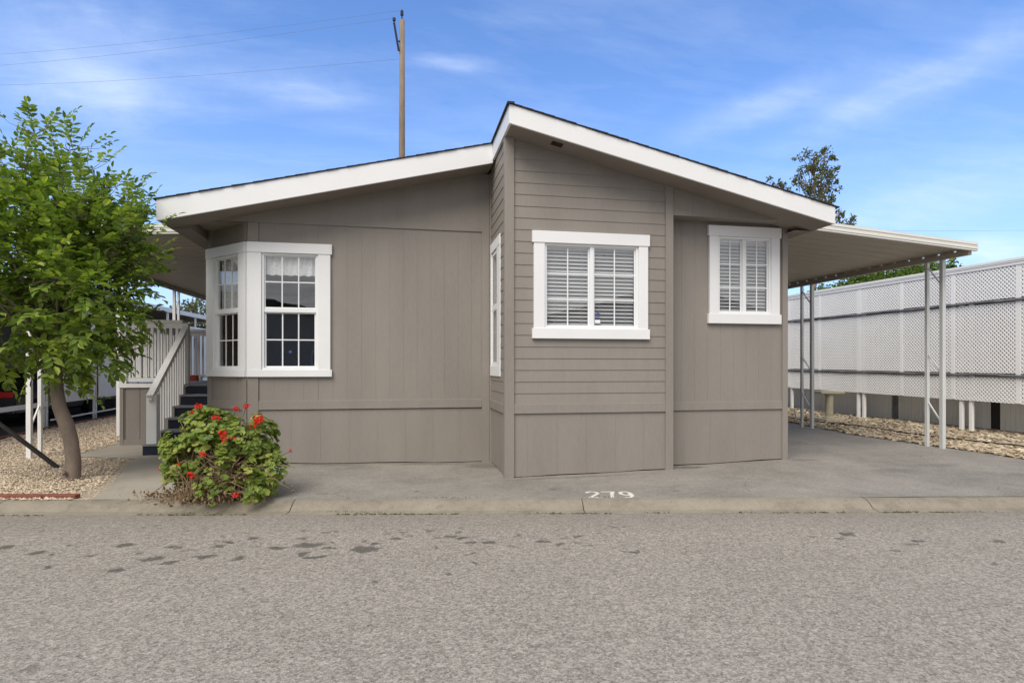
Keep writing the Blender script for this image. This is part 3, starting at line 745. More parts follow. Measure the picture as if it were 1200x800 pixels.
    mb = MB(); mb.box(XEL + .002, XEL + .03, YFL + t + .001, YBACK, zl - .282, zl - .012); mb.build('fascia', M['white'], h)
    # ---- soffits
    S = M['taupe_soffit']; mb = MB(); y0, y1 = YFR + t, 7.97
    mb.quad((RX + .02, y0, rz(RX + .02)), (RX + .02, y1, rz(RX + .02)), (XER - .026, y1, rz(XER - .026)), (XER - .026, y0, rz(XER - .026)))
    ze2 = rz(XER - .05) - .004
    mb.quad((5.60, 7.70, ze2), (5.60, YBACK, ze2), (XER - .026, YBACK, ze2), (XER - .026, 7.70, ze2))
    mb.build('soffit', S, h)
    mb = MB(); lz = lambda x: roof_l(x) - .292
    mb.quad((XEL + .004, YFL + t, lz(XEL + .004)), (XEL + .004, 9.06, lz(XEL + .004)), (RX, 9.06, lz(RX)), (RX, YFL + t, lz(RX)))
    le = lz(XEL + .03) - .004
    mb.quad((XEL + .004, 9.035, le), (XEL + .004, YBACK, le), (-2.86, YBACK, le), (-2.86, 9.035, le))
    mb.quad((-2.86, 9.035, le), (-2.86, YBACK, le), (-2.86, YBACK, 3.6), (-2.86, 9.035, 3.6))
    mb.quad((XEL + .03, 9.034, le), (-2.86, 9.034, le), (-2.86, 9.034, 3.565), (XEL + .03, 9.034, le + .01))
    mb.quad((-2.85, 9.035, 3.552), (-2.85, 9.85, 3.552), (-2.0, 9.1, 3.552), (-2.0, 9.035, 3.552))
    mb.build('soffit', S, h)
    # soffit vent
    mb = MB(); zc = rz(1.98); dx = .075
    for k in range(4):
        y = 7.38 + k * .03; mb.hexa([(1.92, y, rz(1.92) - .010), (2.06, y, rz(2.06) - .010), (2.06, y + .022, rz(2.06) - .010), (1.92, y + .022, rz(1.92) - .010), (1.92, y, rz(1.92) - .001), (2.06, y, rz(2.06) - .001), (2.06, y + .022, rz(2.06) - .001), (1.92, y + .022, rz(1.92) - .001)])
    mb.build('soffit_vent', M['dark'], h)
    return h

def tilt(y): return .0145 * (y - 8.3)

def pair_posts(mb, x, y0, y1, zt0, zt1, zb0, zb1, w=.05): pass

def awning(name, label, x_in, x_out, z_in, z_out, xb, y0, y1, post_rows, face=.14, pm='galv'):
    """a flat metal awning: pans across, front edge profile, beam along the outer side, paired posts"""
    a = thing(name, label, 'awning' if name != 'carport' else 'carport', (xb, y0 + .5, .1))
    sg = 1 if x_out > x_in else -1
    zt = lambda x, y: z_in + (z_out - z_in) * (x - x_in) / (x_out - x_in) + tilt(y) * .6
    # pans: a flat with an upstanding rib each 0.3 m
    mb = MB(); y = y0 + .05; rib = .035
    while y < y1:
        ya, yb = y, min(y + .305, y1)
        prof = [(ya, .0), (ya + .02, .0), (ya + .028, .034), (ya + .052, .034), (ya + .06, .0), (yb, .0)]
        prof = [(ya, 0), (ya + .008, .012), (ya + .03, .012), (ya + .038, 0), (yb, 0)]
        for (p, q), (p2, q2) in zip(prof, prof[1:]):
            A = [(x_in, p, zt(x_in, p) - face * .62 + q), (x_in, p2, zt(x_in, p2) - face * .62 + q2), (x_out, p2, zt(x_out, p2) - face * .62 + q2), (x_out, p, zt(x_out, p) - face * .62 + q)]
            mb.quad(*(A if sg < 0 else A[::-1]))
        y += .305
    mb.build('roof_pan', M['awn'], a)
    # front edge: a folded profile
    mb = MB()
    for (d0, d1, n) in ((0, .25, .0), (.25, .33, .012), (.33, .72, .004), (.72, .80, .014), (.80, 1.0, .006)):
        A = lambda x, d: zt(x, y0) - face * d
        mb.hexa([(x_in, y0 - n, A(x_in, d1)), (x_out, y0 - n, A(x_out, d1)), (x_out, y0 + .045, A(x_out, d1)), (x_in, y0 + .045, A(x_in, d1)),
                 (x_in, y0 - n, A(x_in, d0)), (x_out, y0 - n, A(x_out, d0)), (x_out, y0 + .045, A(x_out, d0)), (x_in, y0 + .045, A(x_in, d0))] if sg > 0 else
                [(x_out, y0 - n, A(x_out, d1)), (x_in, y0 - n, A(x_in, d1)), (x_in, y0 + .045, A(x_in, d1)), (x_out, y0 + .045, A(x_out, d1)),
                 (x_out, y0 - n, A(x_out, d0)), (x_in, y0 - n, A(x_in, d0)), (x_in, y0 + .045, A(x_in, d0)), (x_out, y0 + .045, A(x_out, d0))])
    mb.build('front_fascia', M['awnw'], a)
    # beam under the outer ends of the pans and the side edge
    mb = MB(); zb = lambda y: zt(xb, y) - face * .62 - .030
    mb.hexa([(xb - .03, y0 + .05, zb(y0) - .085), (xb + .03, y0 + .05, zb(y0) - .085), (xb + .03, y1, zb(y1) - .085), (xb - .03, y1, zb(y1) - .085),
             (xb - .03, y0 + .05, zb(y0)), (xb + .03, y0 + .05, zb(y0)), (xb + .03, y1, zb(y1)), (xb - .03, y1, zb(y1))])
    b = mb.build('beam', M['awn'], a, bevel=.004)
    y = y0 + .06
    while y < y1 - .3:
        mb = MB(); mb.box(xb - .026, xb + .026, y, y + .21, zb(y) + .002, zb(y) + .029); mb.build('pan_clip', M['awn'], b); y += .305
    mb = MB(); xo0, xo1 = sorted((x_out, x_out + sg * .03)); ze = lambda y: zt(x_out, y)
    mb.hexa([(xo0, y0, ze(y0) - face * .45), (xo1, y0, ze(y0) - face * .45), (xo1, y1, ze(y1) - face * .45), (xo0, y1, ze(y1) - face * .45),
             (xo0, y0, ze(y0)), (xo1, y0, ze(y0)), (xo1, y1, ze(y1)), (xo0, y1, ze(y1))])
    mb.box(xo0, xo1, y0, y0 + .045, ze(y0) - face, ze(y0) - face * .45 - .001)
    mb.build('side_edge', M['awnw'], a)
    for (ya, yb, dx) in post_rows:
        for yy in (ya, yb):
            x = xb + (dx if yy == yb else 0); zb_ = g(x, yy) - .01; w = .032 if yy == ya else .025
            mb = MB()
            # a folded C-section: web and two flanges with a slot between
            mb.box(x - w, x + w, yy - w, yy - w + .006, zb_, zb(yy) - .086)
            mb.box(x - w, x - w + .006, yy - w + .0061, yy + w, zb_, zb(yy) - .086); mb.box(x + w - .006, x + w, yy - w + .0061, yy + w, zb_, zb(yy) - .086)
            mb.build('post', M[pm], a)
        for z in (.57, 1.40, 2.9):
            mb = MB(); mb.beam((xb, ya + .026, z), (xb + dx, yb - .026, z + .32), .018, .022, (1, 0, 0)); mb.build('brace', M[pm], a)
    return a

def build_awnings():
    awning('carport', 'flat beige metal carport roof on thin paired grey posts beside the lattice screen', 5.93, 9.12, 3.742, 3.508, 9.05, 8.05, 22.0,
           [(8.60, 8.90, 0), (11.86, 12.2, .0), (15.2, 15.5, 0), (18.5, 18.8, 0)], .14)
    awning('porch_awning', 'flat beige awning roof over the porch steps behind the leafy tree', XEL - .02, -5.72, 3.70, 3.565, -5.6, 10.0, 21.5,
           [(10.42, 10.70, 0), (13.4, 13.7, 0), (16.45, 16.75, 0), (19.6, 19.9, 0)], .15, 'railw')

# ------------------------------------------------------------------ porch steps and deck
def build_porch():
    p = thing('porch_deck', 'raised porch with dark blue steps, off-white picket railings and a taupe skirt', 'porch', (-3.9, 11.85, .1))
    zd = 1.19; y0 = 11.85; x0, x1 = -4.93, -2.86; y1 = 15.0
    mb = MB(); mb.box(x0, x1, y0 - .02, y1, zd - .035, zd); mb.build('landing', M['nosing'], p, bevel=.004)
    mb = panels(Frame(0, y0, 1, 0), x0 + .05, -3.86, .05, zd - .036, [], .24, .012, .008, .03)
    mb.fbox(Frame(0, y0, 1, 0), x0 + .05, -3.86, .001, .016, .05, .20); mb.fbox(Frame(0, y0, 1, 0), x0, x0 + .06, -.02, .02, .05, zd - .036)
    mb.quad((x0 + .05, y1, .05), (x0 + .05, y0, .05), (x0 + .05, y0, zd - .036), (x0 + .05, y1, zd - .036))
    mb.build('deck_skirt', M['taupe'], p)
    mb = MB(); mb.box(x0 - .02, -3.86, y0 - .035, y0 - .021, zd - .06, zd + .012); mb.build('deck_edge', M['railw'], p, bevel=.003)
    # steps
    n = 6; rise = (zd - .10) / n; run = .29
    for k in range(n):
        z = .10 + rise * (k + 1); y = 10.40 - .05 + run * k
        if k < n - 1:
            xl = -3.985 if k == 0 else -3.82
            st = MB(); st.box(xl, -2.87, y, y + run + .02, z - rise if k == 0 else z - rise + .002, z - .032); s = st.build('step', M['navy'], p)
            st = MB(); st.box(xl, -2.87, y - .02, y + run - .001, z - .0315, z); st.build('nosing', M['nosing'], s, bevel=.003)
        else:
            st = MB(); st.box(-3.82, -2.87, y, y + .02, z - rise + .002, zd - .036); st.build('step', M['navy'], p)
    # newels
    def newel(x, y, zb, zt, w=.075):
        mb = MB(); mb.box(x - w, x + w, y - w, y + w, zb, zt); return mb.build('newel_post', M['railw'], p, bevel=.006)
    newel(-3.86, 10.43, .10 + rise, 1.07); newel(-3.85, 11.90, zd, 2.30, .05); newel(x0 + .05, 11.90, zd, 2.30, .05)
    # stair rail
    a = V((-3.86, 10.30, 1.04)); b = V((-3.85, 11.93, 2.27)); d = b - a
    mb = MB(); mb.beam(a, b, .10, .05); mb.beam(a + V((0, .02, -.075)), b + V((0, 0, -.075)), .045, .07)
    hr = mb.build('handrail', M['railw'], p, bevel=.004)
    for k in range(13):
        t = .13 + .80 * k / 12; c = a + d * t
        zb = .10 + rise * (min(5, max(0, int((c.y - 10.35) / run))) + 1) + .0
        mb = MB(); mb.box(c.x - .016, c.x + .016, c.y - .016, c.y + .016, zb, c.z - .09); mb.build('baluster', M['railw'], hr)
    def rail(xa, ya, xb, yb, z, zt, step, w, nm='railing'):
        mb = MB(); mb.beam((xa, ya, zt - .03), (xb, yb, zt - .03), .10, .055); mb.beam((xa, ya, zt - .105), (xb, yb, zt - .105), .04, .09)
        r = mb.build(nm, M['railw'], p, bevel=.003)
        mb = MB(); mb.beam((xa, ya, z + .08), (xb, yb, z + .08), .04, .07); mb.build('bottom_rail', M['railw'], r)
        Ln = math.hypot(xb - xa, yb - ya); k = int(Ln / step)
        for i in range(1, k):
            t = i / k; x = xa + (xb - xa) * t; y = ya + (yb - ya) * t
            q = MB(); q.box(x - w, x + w, y - w, y + w, z + .115, zt - .15); q.build('baluster', M['railw'], r)
    rail(x0 + .10, 11.90, -3.90, 11.90, zd, 2.36, .095, .022)
    rail(x0 + .05, 11.95, x0 + .05, 14.95, zd, 2.36, .16, .022)
    rail(x0 + .1, 14.95, -2.9, 14.95, zd + .02, 2.37, .085, .02)
    # small things on the landing
    t = thing('planter_tray', 'low red tray standing at the back of the porch landing', 'planter', (-4.62, 14.55, zd))
    mb = MB(); mb.box(-4.80, -4.46, 14.42, 14.60, zd, zd + .015)
    for (a0, a1, b0, b1) in ((-4.80, -4.46, 14.42, 14.436), (-4.80, -4.46, 14.584, 14.60), (-4.80, -4.784, 14.436, 14.584), (-4.476, -4.46, 14.436, 14.584)):
        mb.box(a0, a1, b0, b1, zd + .0151, zd + .13)
    mb.build('tray', M['red'], t, bevel=.004)
    mb = MB(); mb.lathe((-4.39, 14.5, zd), [(.035, 0), (.045, .10), (.047, .105), (.04, .105), (.035, .02)], 14)
    c = mb.build('flower_pot', M['vinyl'], None, smooth=False); tag(c, 'small white pot beside the red tray on the porch landing', 'pot')

# ------------------------------------------------------------------ lattice
def clip_poly(poly, x0, x1, z0, z1):
    def cut(ps, f):
        out = []
        for i in range(len(ps)):
            a, b = ps[i - 1], ps[i]; fa, fb = f(a), f(b)
            if (fa >= 0) != (fb >= 0):
                t = fa / (fa - fb); out.append((a[0] + (b[0] - a[0]) * t, a[1] + (b[1] - a[1]) * t))
            if fb >= 0: out.append(b)
        return out
    for f in (lambda p: p[0] - x0, lambda p: x1 - p[0], lambda p: p[1] - z0, lambda p: z1 - p[1]):
        if not poly: return poly
        poly = cut(poly, f)
    return poly

def lattice(fr, u0, u1, z0, z1, slope=0.0, pitch=.080, w=.031, t=.007):
    """two layers of diagonal slats; pitch is measured along the panel"""
    mb = MB(); h = z1 - z0
    for layer, sg in ((0, 1), (1, -1)):
        n0 = layer * (t + .0005)
        u = u0 - h - .1
        while u < u1 + h + .1:
            a = w * .707
            p = [(u - a, z0), (u + a, z0), (u + a + sg * h, z1), (u - a + sg * h, z1)]
            p = clip_poly(p, u0, u1, z0, z1)
            if len(p) >= 3:
                k = len(p)
                f = [fr(x, n0 + t, z + slope * (x - u0)) for x, z in p]; b = [fr(x, n0, z + slope * (x - u0)) for x, z in p]
                mb.add(f + b, [tuple(range(k)), tuple(reversed(range(k, 2 * k)))] + [(i, k + i, k + (i + 1) % k, (i + 1) % k) for i in range(k)])
            u += pitch
    return mb

def build_right_neighbour():
    X = 11.7; FR = Frame(X, 0, 0, -1)     # u = -y; faces the drive (-x)
    sc = thing('lattice_screen', 'long white lattice screen in tiers hung between white posts, beyond the carport', 'lattice screen', (X, 9.4, .15))
    ys = [18.0, 16.35, 15.0, 13.5, 12.2, 10.86, 9.48, 8.2, 6.9]
    tz = lambda y: .0122 * (y - 9.4)
    for ya, yb in zip(ys, ys[1:]):
        for z0, z1 in ((.79, 1.295), (1.372, 2.765), (2.845, 3.47)):
            lattice(FR, -ya + .045, -yb - .045, z0 + tz(ya), z1 + tz(ya), -.0122).build('lattice_panel', M['lattice'], sc)
    for y in ys:
        mb = MB(); mb.box(X - .017, X + .012, y - .045, y + .045, .80 + tz(y), 3.47 + tz(y)); mb.build('batten', M['lattice'], sc)
    for y in (17.9, 16.28, 13.60, 13.41, 10.70, 10.48, 8.0):
        mb = MB(); mb.box(X + .013, X + .075, y - .035, y + .035, g(X, y) - .02, 3.5 + tz(y)); mb.build('post', M['lattice'], sc, bevel=.003)
    for zc in (1.333, 2.806):
        mb = MB(); pts = []; rad = []
        for k in range(60):
            y = 6.9 + 11.1 * k / 59; q = V((y * 1.3, zc * 5, 0)); pts.append((X - .035, y, zc + tz(y) + .022 * mnoise.noise(q))); rad.append(.027 + .009 * mnoise.noise(q * 3))
        mb.tube(pts, rad, 7); mb.build('rail', M['dark_rail'], sc)
    # the neighbour's house: its awning edge, wall and skirting
    h = thing('neighbour_house', 'pale house with grey ribbed skirting seen through and below the white lattice screen', 'house', (15, 14, .15))
    xw = 12.25
    mb = MB()
    for (z0, z1, n) in ((3.47, 3.53, 0), (3.53, 3.56, .012), (3.56, 3.605, .02)):
        mb.hexa([(X - .03 - n, 6.8, z0 + tz(6.8)), (X + .08, 6.8, z0 + tz(6.8)), (X + .08, 18.2, z0 + tz(18.2)), (X - .03 - n, 18.2, z0 + tz(18.2)),
                 (X - .03 - n, 6.8, z1 + tz(6.8)), (X + .08, 6.8, z1 + tz(6.8)), (X + .08, 18.2, z1 + tz(18.2)), (X - .03 - n, 18.2, z1 + tz(18.2))])
    mb.build('awning_fascia', M['lattice'], h)
    mb = MB(); mb.hexa([(X + .081, 6.8, 3.54), (xw + 6, 6.8, 3.9), (xw + 6, 18.2, 4.0), (X + .081, 18.2, 3.65), (X + .081, 6.8, 3.57), (xw + 6, 6.8, 3.95), (xw + 6, 18.2, 4.05), (X + .081, 18.2, 3.69)])
    mb.build('roof', M['awn'], h)
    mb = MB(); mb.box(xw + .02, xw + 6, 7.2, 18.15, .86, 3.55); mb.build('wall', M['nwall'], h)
    # ribbed skirting with a dark vent opening
    mb = MB(); y = 7.2
    while y < 18.1:
        if not (10.30 < y + .05 < 10.51 or 12.86 < y + .05 < 13.06):
            mb.quad((xw, y, .12), (xw, y + .085, .12), (xw, y + .085, .858), (xw, y, .858))
            mb.quad((xw, y + .085, .12), (xw + .012, y + .09, .12), (xw + .012, y + .09, .858), (xw, y + .085, .858))
            mb.quad((xw + .012, y + .09, .12), (xw, y + .10, .12), (xw, y + .10, .858), (xw + .012, y + .09, .858))
        y += .10
    mb.build('skirting', M['skirt'], h)
    mb = MB(); mb.box(xw + .013, xw + .02, 7.2, 18.1, .05, .859); mb.build('crawl_space', M['dark'], h)
    for ya, yb in ((10.29, 10.51), (12.86, 13.06)):
        mb = MB(); mb.box(xw - .012, xw + .012, ya - .02, ya, .18, .86); mb.box(xw - .012, xw + .012, yb, yb + .02, .18, .86); mb.box(xw - .01, xw + .012, ya, yb, .12, .20)
        mb.build('vent_frame', M['skirt'], h)
    mb = MB(); mb.box(xw - .006, xw + .011, 12.86, 13.06, .2, .858); mb.build('skirting_patch', M['dark_rail'], h)
    mb = MB(); mb.box(xw - .05, xw - .013, 7.2, 18.1, .05, .20); mb.build('base_board', M['cream_dark'], h)
    # a little pedestal table, a marker stake, a hose
    p = thing('pedestal_table', 'cream concrete pedestal with a flat slab top on the wood chips beside the lattice', 'pedestal', (10.5, 13.13, g(10.5, 13.13)))
    z0 = g(10.5, 13.13); F2 = (10.5, 13.13)
    mb = MB(); mb.box(10.17, 10.83, 12.98, 13.28, .845, .905); mb.build('slab_top', M['cream'], p, bevel=.008)
    mb = MB(); mb.lathe((10.5, 13.13, z0 + .08), [(.125, 0), (.125, .03), (.095, .05), (.09, .30), (.095, .56), (.125, .60), (.15, .66)], 18); mb.build('column', M['cream'], p)
    mb = MB(); mb.box(10.24, 10.74, 12.9, 13.36, z0 - .02, z0 + .08); mb.build('base_slab', M['cream'], p, bevel=.01)
    mb = MB(); mb.beam((9.95, 13.62, .16), (9.88, 13.60, .42), .035, .02); mb.beam((9.99, 13.62, .16), (9.935, 13.60, .30), .03, .02)
    tag(mb.build('marker_stake', M['lattice'], None), 'short white stake leaning in the wood chips behind the far carport posts', 'stake')
    pts = []
    for k in range(40):
        y = 7.6 + k * .17; x = 10.1 + .10 * math.sin(k * .33) - .012 * (k - 20) * .4 + (.25 if k < 6 else 0) * (6 - k) / 6
        pts.append((x, y, g(x, y) + .045))
    mb = MB(); mb.tube(pts, .014, 6); tag(mb.build('irrigation_hose', M['hose'], None, smooth=True), 'thin dark hose lying across the wood chips below the lattice', 'hose')

M['dark_rail'] = paint('weathered_dark_rail', (0.15, 0.15, 0.155), 0.8, 0.5, 6, 60, 0.2)
M['cream_dark'] = paint('brown_base_board', (0.20, 0.165, 0.11), 0.9, 0.25, 5, 50, 0.3)

def build_left_neighbour():
    X = -8.0
    c = thing('neighbour_carport', "neighbour's open carport with white fascia, posts and a white panel, beyond the gravel bed", 'carport', (-10, 20, 0))
    tz = lambda y: .0145 * (y - 20)
    y0, y1 = 8.6, 30.0
    def strip(x0, x1, ya, yb, z0, z1):
        mb = MB(); mb.hexa([(x0, ya, z0 + tz(ya)), (x1, ya, z0 + tz(ya)), (x1, yb, z0 + tz(yb)), (x0, yb, z0 + tz(yb)), (x0, ya, z1 + tz(ya)), (x1, ya, z1 + tz(ya)), (x1, yb, z1 + tz(yb)), (x0, yb, z1 + tz(yb))]); return mb
    strip(X - .05, X + .02, y0, y1, 3.39, 3.545).build('fascia', M['lattice'], c)
    strip(X - 4.4, X - .051, y0, y1, 3.42, 3.47).build('roof', M['awn'], c)
    strip(X - .03, X + .015, 15.6, y1, 2.93, 3.0).build('top_rail', M['lattice'], c)
    strip(X - .03, X + .015, 13.7, 15.54, .66, .76).build('bottom_rail', M['lattice'], c)
    strip(X - .012, X + .018, 15.7, y1, .31, .345).build('low_rail', M['lattice'], c)
    yy = [15.57, 17.85, 20.4, 22.98, 25.9, 28.6]
    for y in yy:
        mb = MB(); mb.box(X - .055, X - .031, y - .09, y - .03, .05, 3.39 + tz(y)); mb.box(X - .055, X - .031, y + .03, y + .09, .05, 3.39 + tz(y)); mb.build('post', M['lattice'], c)
    FRL = Frame(X, 0, 0, 1)     # faces +x, u = y
    for ya, yb in zip(yy, yy[1:]):
        lattice(FRL, ya + .1, yb - .1, .70 + tz(ya), 2.92 + tz(ya), .0145, .080, .046).build('lattice_panel', M['lattice'], c)
    mb = MB(); mb.box(X - 4.5, X - 4.41, y0, y1, 0, 3.4); mb.build('wall', M['room'], c)
    mb = MB(); mb.box(X - 4.4, X - .2, y1 - .1, y1, 0, 3.4); mb.build('wall', M['room'], c)
    # a dark car under it, tail towards the street
    cx, cy = -9.55, 15.7
    car = thing('parked_car', 'dark car with red tail lights parked in the shade of the left carport', 'car', (cx, cy + 2.2, .08))
    prof = [(0, .38), (0, .80), (.06, .98), (.45, 1.02), (1.0, 1.42), (2.3, 1.46), (3.0, 1.08), (4.1, .92), (4.3, .70), (4.3, .38)]
    mb = MB(); hw = .86; k = len(prof)
    inset = lambda z: hw - max(0, z - .95) * .38 - (.05 if z < .45 else 0)
    l = [(cx - inset(z), cy + y, z) for y, z in prof]; r = [(cx + inset(z), cy + y, z) for y, z in prof]
    mb.add(l + r, [tuple(range(k)), tuple(reversed(range(k, 2 * k)))] + [(i, k + i, k + (i + 1) % k, (i + 1) % k) for i in range(k)])
    mb.build('body', M['carpaint'], car, bevel=.05)
    for sx in (-1, 1):
        mb = MB(); x = cx + sx * .62; mb.box(x - .17, x + .17, cy - .02, cy + .10, .78, .93); mb.build('tail_light', M['taillight'], car, bevel=.02)
        for wy in (.85, 3.45):
            mb = MB(); mb.lathe((0, 0, 0), [(.22, -.10), (.31, -.10), (.33, -.06), (.33, .06), (.31, .10), (.22, .10)], 22)
            mb.v = [(cx + sx * .80 + z, cy + wy + x_, .40 + y_) for x_, y_, z in mb.v]; w = mb.build('tyre', M['tyre'], car)
            mb = MB(); mb.lathe((0, 0, 0), [(.21, -.09), (.20, .085), (.06, .10), (.05, .10)], 18)
            mb.v = [(cx + sx * (.80 + z), cy + wy + x_, .40 + y_) for x_, y_, z in mb.v]; mb.build('rim', M['rim'], w)
    mb = MB(); mb.add([(cx - .66, cy + .47, 1.045), (cx + .66, cy + .47, 1.045), (cx + .58, cy + .97, 1.405), (cx - .58, cy + .97, 1.405)], [(0, 1, 2, 3)]); mb.build('rear_window', M['glass'], car)
    mb = MB(); mb.box(cx - .80, cx + .80, cy - .07, cy + .05, .40, .60); mb.build('bumper', M['carpaint'], car, bevel=.03)
    # red brick edging along the drive and in front of the bed
    rnd = random.Random(2)
    def edging(pts, label):
        mb = MB()
        for (a, b) in zip(pts, pts[1:]):
            a = V(a); b = V(b); n = max(1, int((b - a).length / .60)); d = (b - a) / n
            for i in range(n):
                p = a + d * i + d * .004; q = a + d * (i + .996); z = g(p.x, p.y); z2 = g(q.x, q.y)
                j = rnd.uniform(-.006, .006)
                mb.beam((p.x, p.y, z + .014 + j * .5), (q.x, q.y, z2 + .014 + j * .5), .085, .062)
        o = mb.build('brick_edging', M['brick'], None, bevel=.008)
        tag(o, label, 'edging', 'red brick edging of the gravel bed')
    edging([(-7.58, 9.0, 0), (-7.60, 13.1, 0), (-7.80, 15.1, 0), (-7.93, 21, 0)], "row of red edging bricks between the gravel bed and the neighbour's dark drive")
    edging([(-6.6, kerb_back(-6.6) + .12, 0), (-5.0, kerb_back(-5.0) + .11, 0), (-3.75, kerb_back(-3.75) + .09, 0), (-3.40, kerb_back(-3.4) + .085, 0)], 'row of red edging bricks along the kerb in front of the leafy tree')
    # leaning stake and a mound of mulch
    mb = MB(); mb.tube([(-4.62, 9.30, .08), (-5.02, 9.22, .48), (-5.35, 9.16, .80)], [.032, .030, .027], 8)
    tag(mb.build('leaning_stake', M['stake'], None), 'dark wooden stake leaning over the gravel left of the leafy tree', 'stake')
    mb = MB(); c0 = V((-5.62, 8.95, .09)); S, Q = 22, 8
    for i in range(Q + 1):
        for j in range(S):
            a = 2 * math.pi * j / S; rr = i / Q
            p = V((math.cos(a) * rr * .48, math.sin(a) * rr * .42, 0)); z = .27 * math.cos(rr * math.pi / 2) ** 1.3
            z += .05 * mnoise.noise(V((p.x * 9, p.y * 9, 3))) * (1 - rr); mb.v.append(tuple(c0 + p + V((0, 0, z - .01))))
    for i in range(Q):
        for j in range(S): mb.f.append((i * S + j, i * S + (j + 1) % S, (i + 1) * S + (j + 1) % S, (i + 1) * S + j))
    tag(mb.build('mulch_mound', M['mulch'], None, smooth=True), 'small mound of dark brown mulch on the gravel at the left edge', 'mound')

# ------------------------------------------------------------------ plants
def leaflet(mb, p, d, nrm, l, w):
    """one folded leaf blade from p along d"""
    d = d.normalized(); s = d.cross(nrm)
    if s.length < 1e-4: s = d.orthogonal()
    s.normalize(); u = s.cross(d)
    a = p + d * l * .30; b = p + d * l * .68; tip = p + d * l - u * l * .10
    mid = u * w * .22
    mb.add([p, a + s * w * .5 + mid, b + s * w * .42 + mid, tip, b - s * w * .42 + mid, a - s * w * .5 + mid, p + d * l * .5], [(0, 1, 2, 6), (6, 2, 3), (0, 6, 4, 5), (6, 3, 4)])

def rvec(rnd):
    while True:
        v = V((rnd.uniform(-1, 1), rnd.uniform(-1, 1), rnd.uniform(-1, 1)))
        if .05 < v.length < 1: return v.normalized()

def compound(mb, tw, p, d, rnd, pairs, rl, ll, lw, droop=.35):
    """a pinnate leaf: a thin stalk with paired blades and one at the tip"""
    d = d.normalized(); pts = [p]; q = p.copy(); dd = d.copy(); st = rl / (pairs + 1)
    side = d.cross(V((0, 0, 1)))
    if side.length < .1: side = rvec(rnd)
    side.normalize()
    for k in range(pairs + 1):
        dd = (dd + V((0, 0, -droop * .25))).normalized(); q = q + dd * st; pts.append(q.copy())
        if k < pairs:
            up = side.cross(dd)
            f = .8 + .3 * math.sin((k + .6) / pairs * 2.6)
            for sg in (-1, 1):
                dv = (dd * .55 + side * sg * .95 + V((0, 0, rnd.uniform(-.25, .12))) + rvec(rnd) * .16)
                leaflet(mb, q, dv, (up + rvec(rnd) * .35), ll * f * rnd.uniform(.65, 1.2), lw * f * rnd.uniform(.8, 1.15))
    leaflet(mb, q, dd, side.cross(dd) + rvec(rnd) * .3, ll * 1.05, lw)
    if tw is not None: tw.tube([p, (p + q) / 2 + V((0, 0, .005)), q], [.0022, .0018, .0012], 3, cap=False)

def curve(p0, p1, lift, n, rnd, wob=.05):
    p0 = V(p0); p1 = V(p1); pts = []
    for i in range(n + 1):
        t = i / n; p = p0.lerp(p1, t) + V((0, 0, lift * math.sin(t * math.pi)))
        if 0 < i < n: p += rvec(rnd) * wob
        pts.append(p)
    return pts

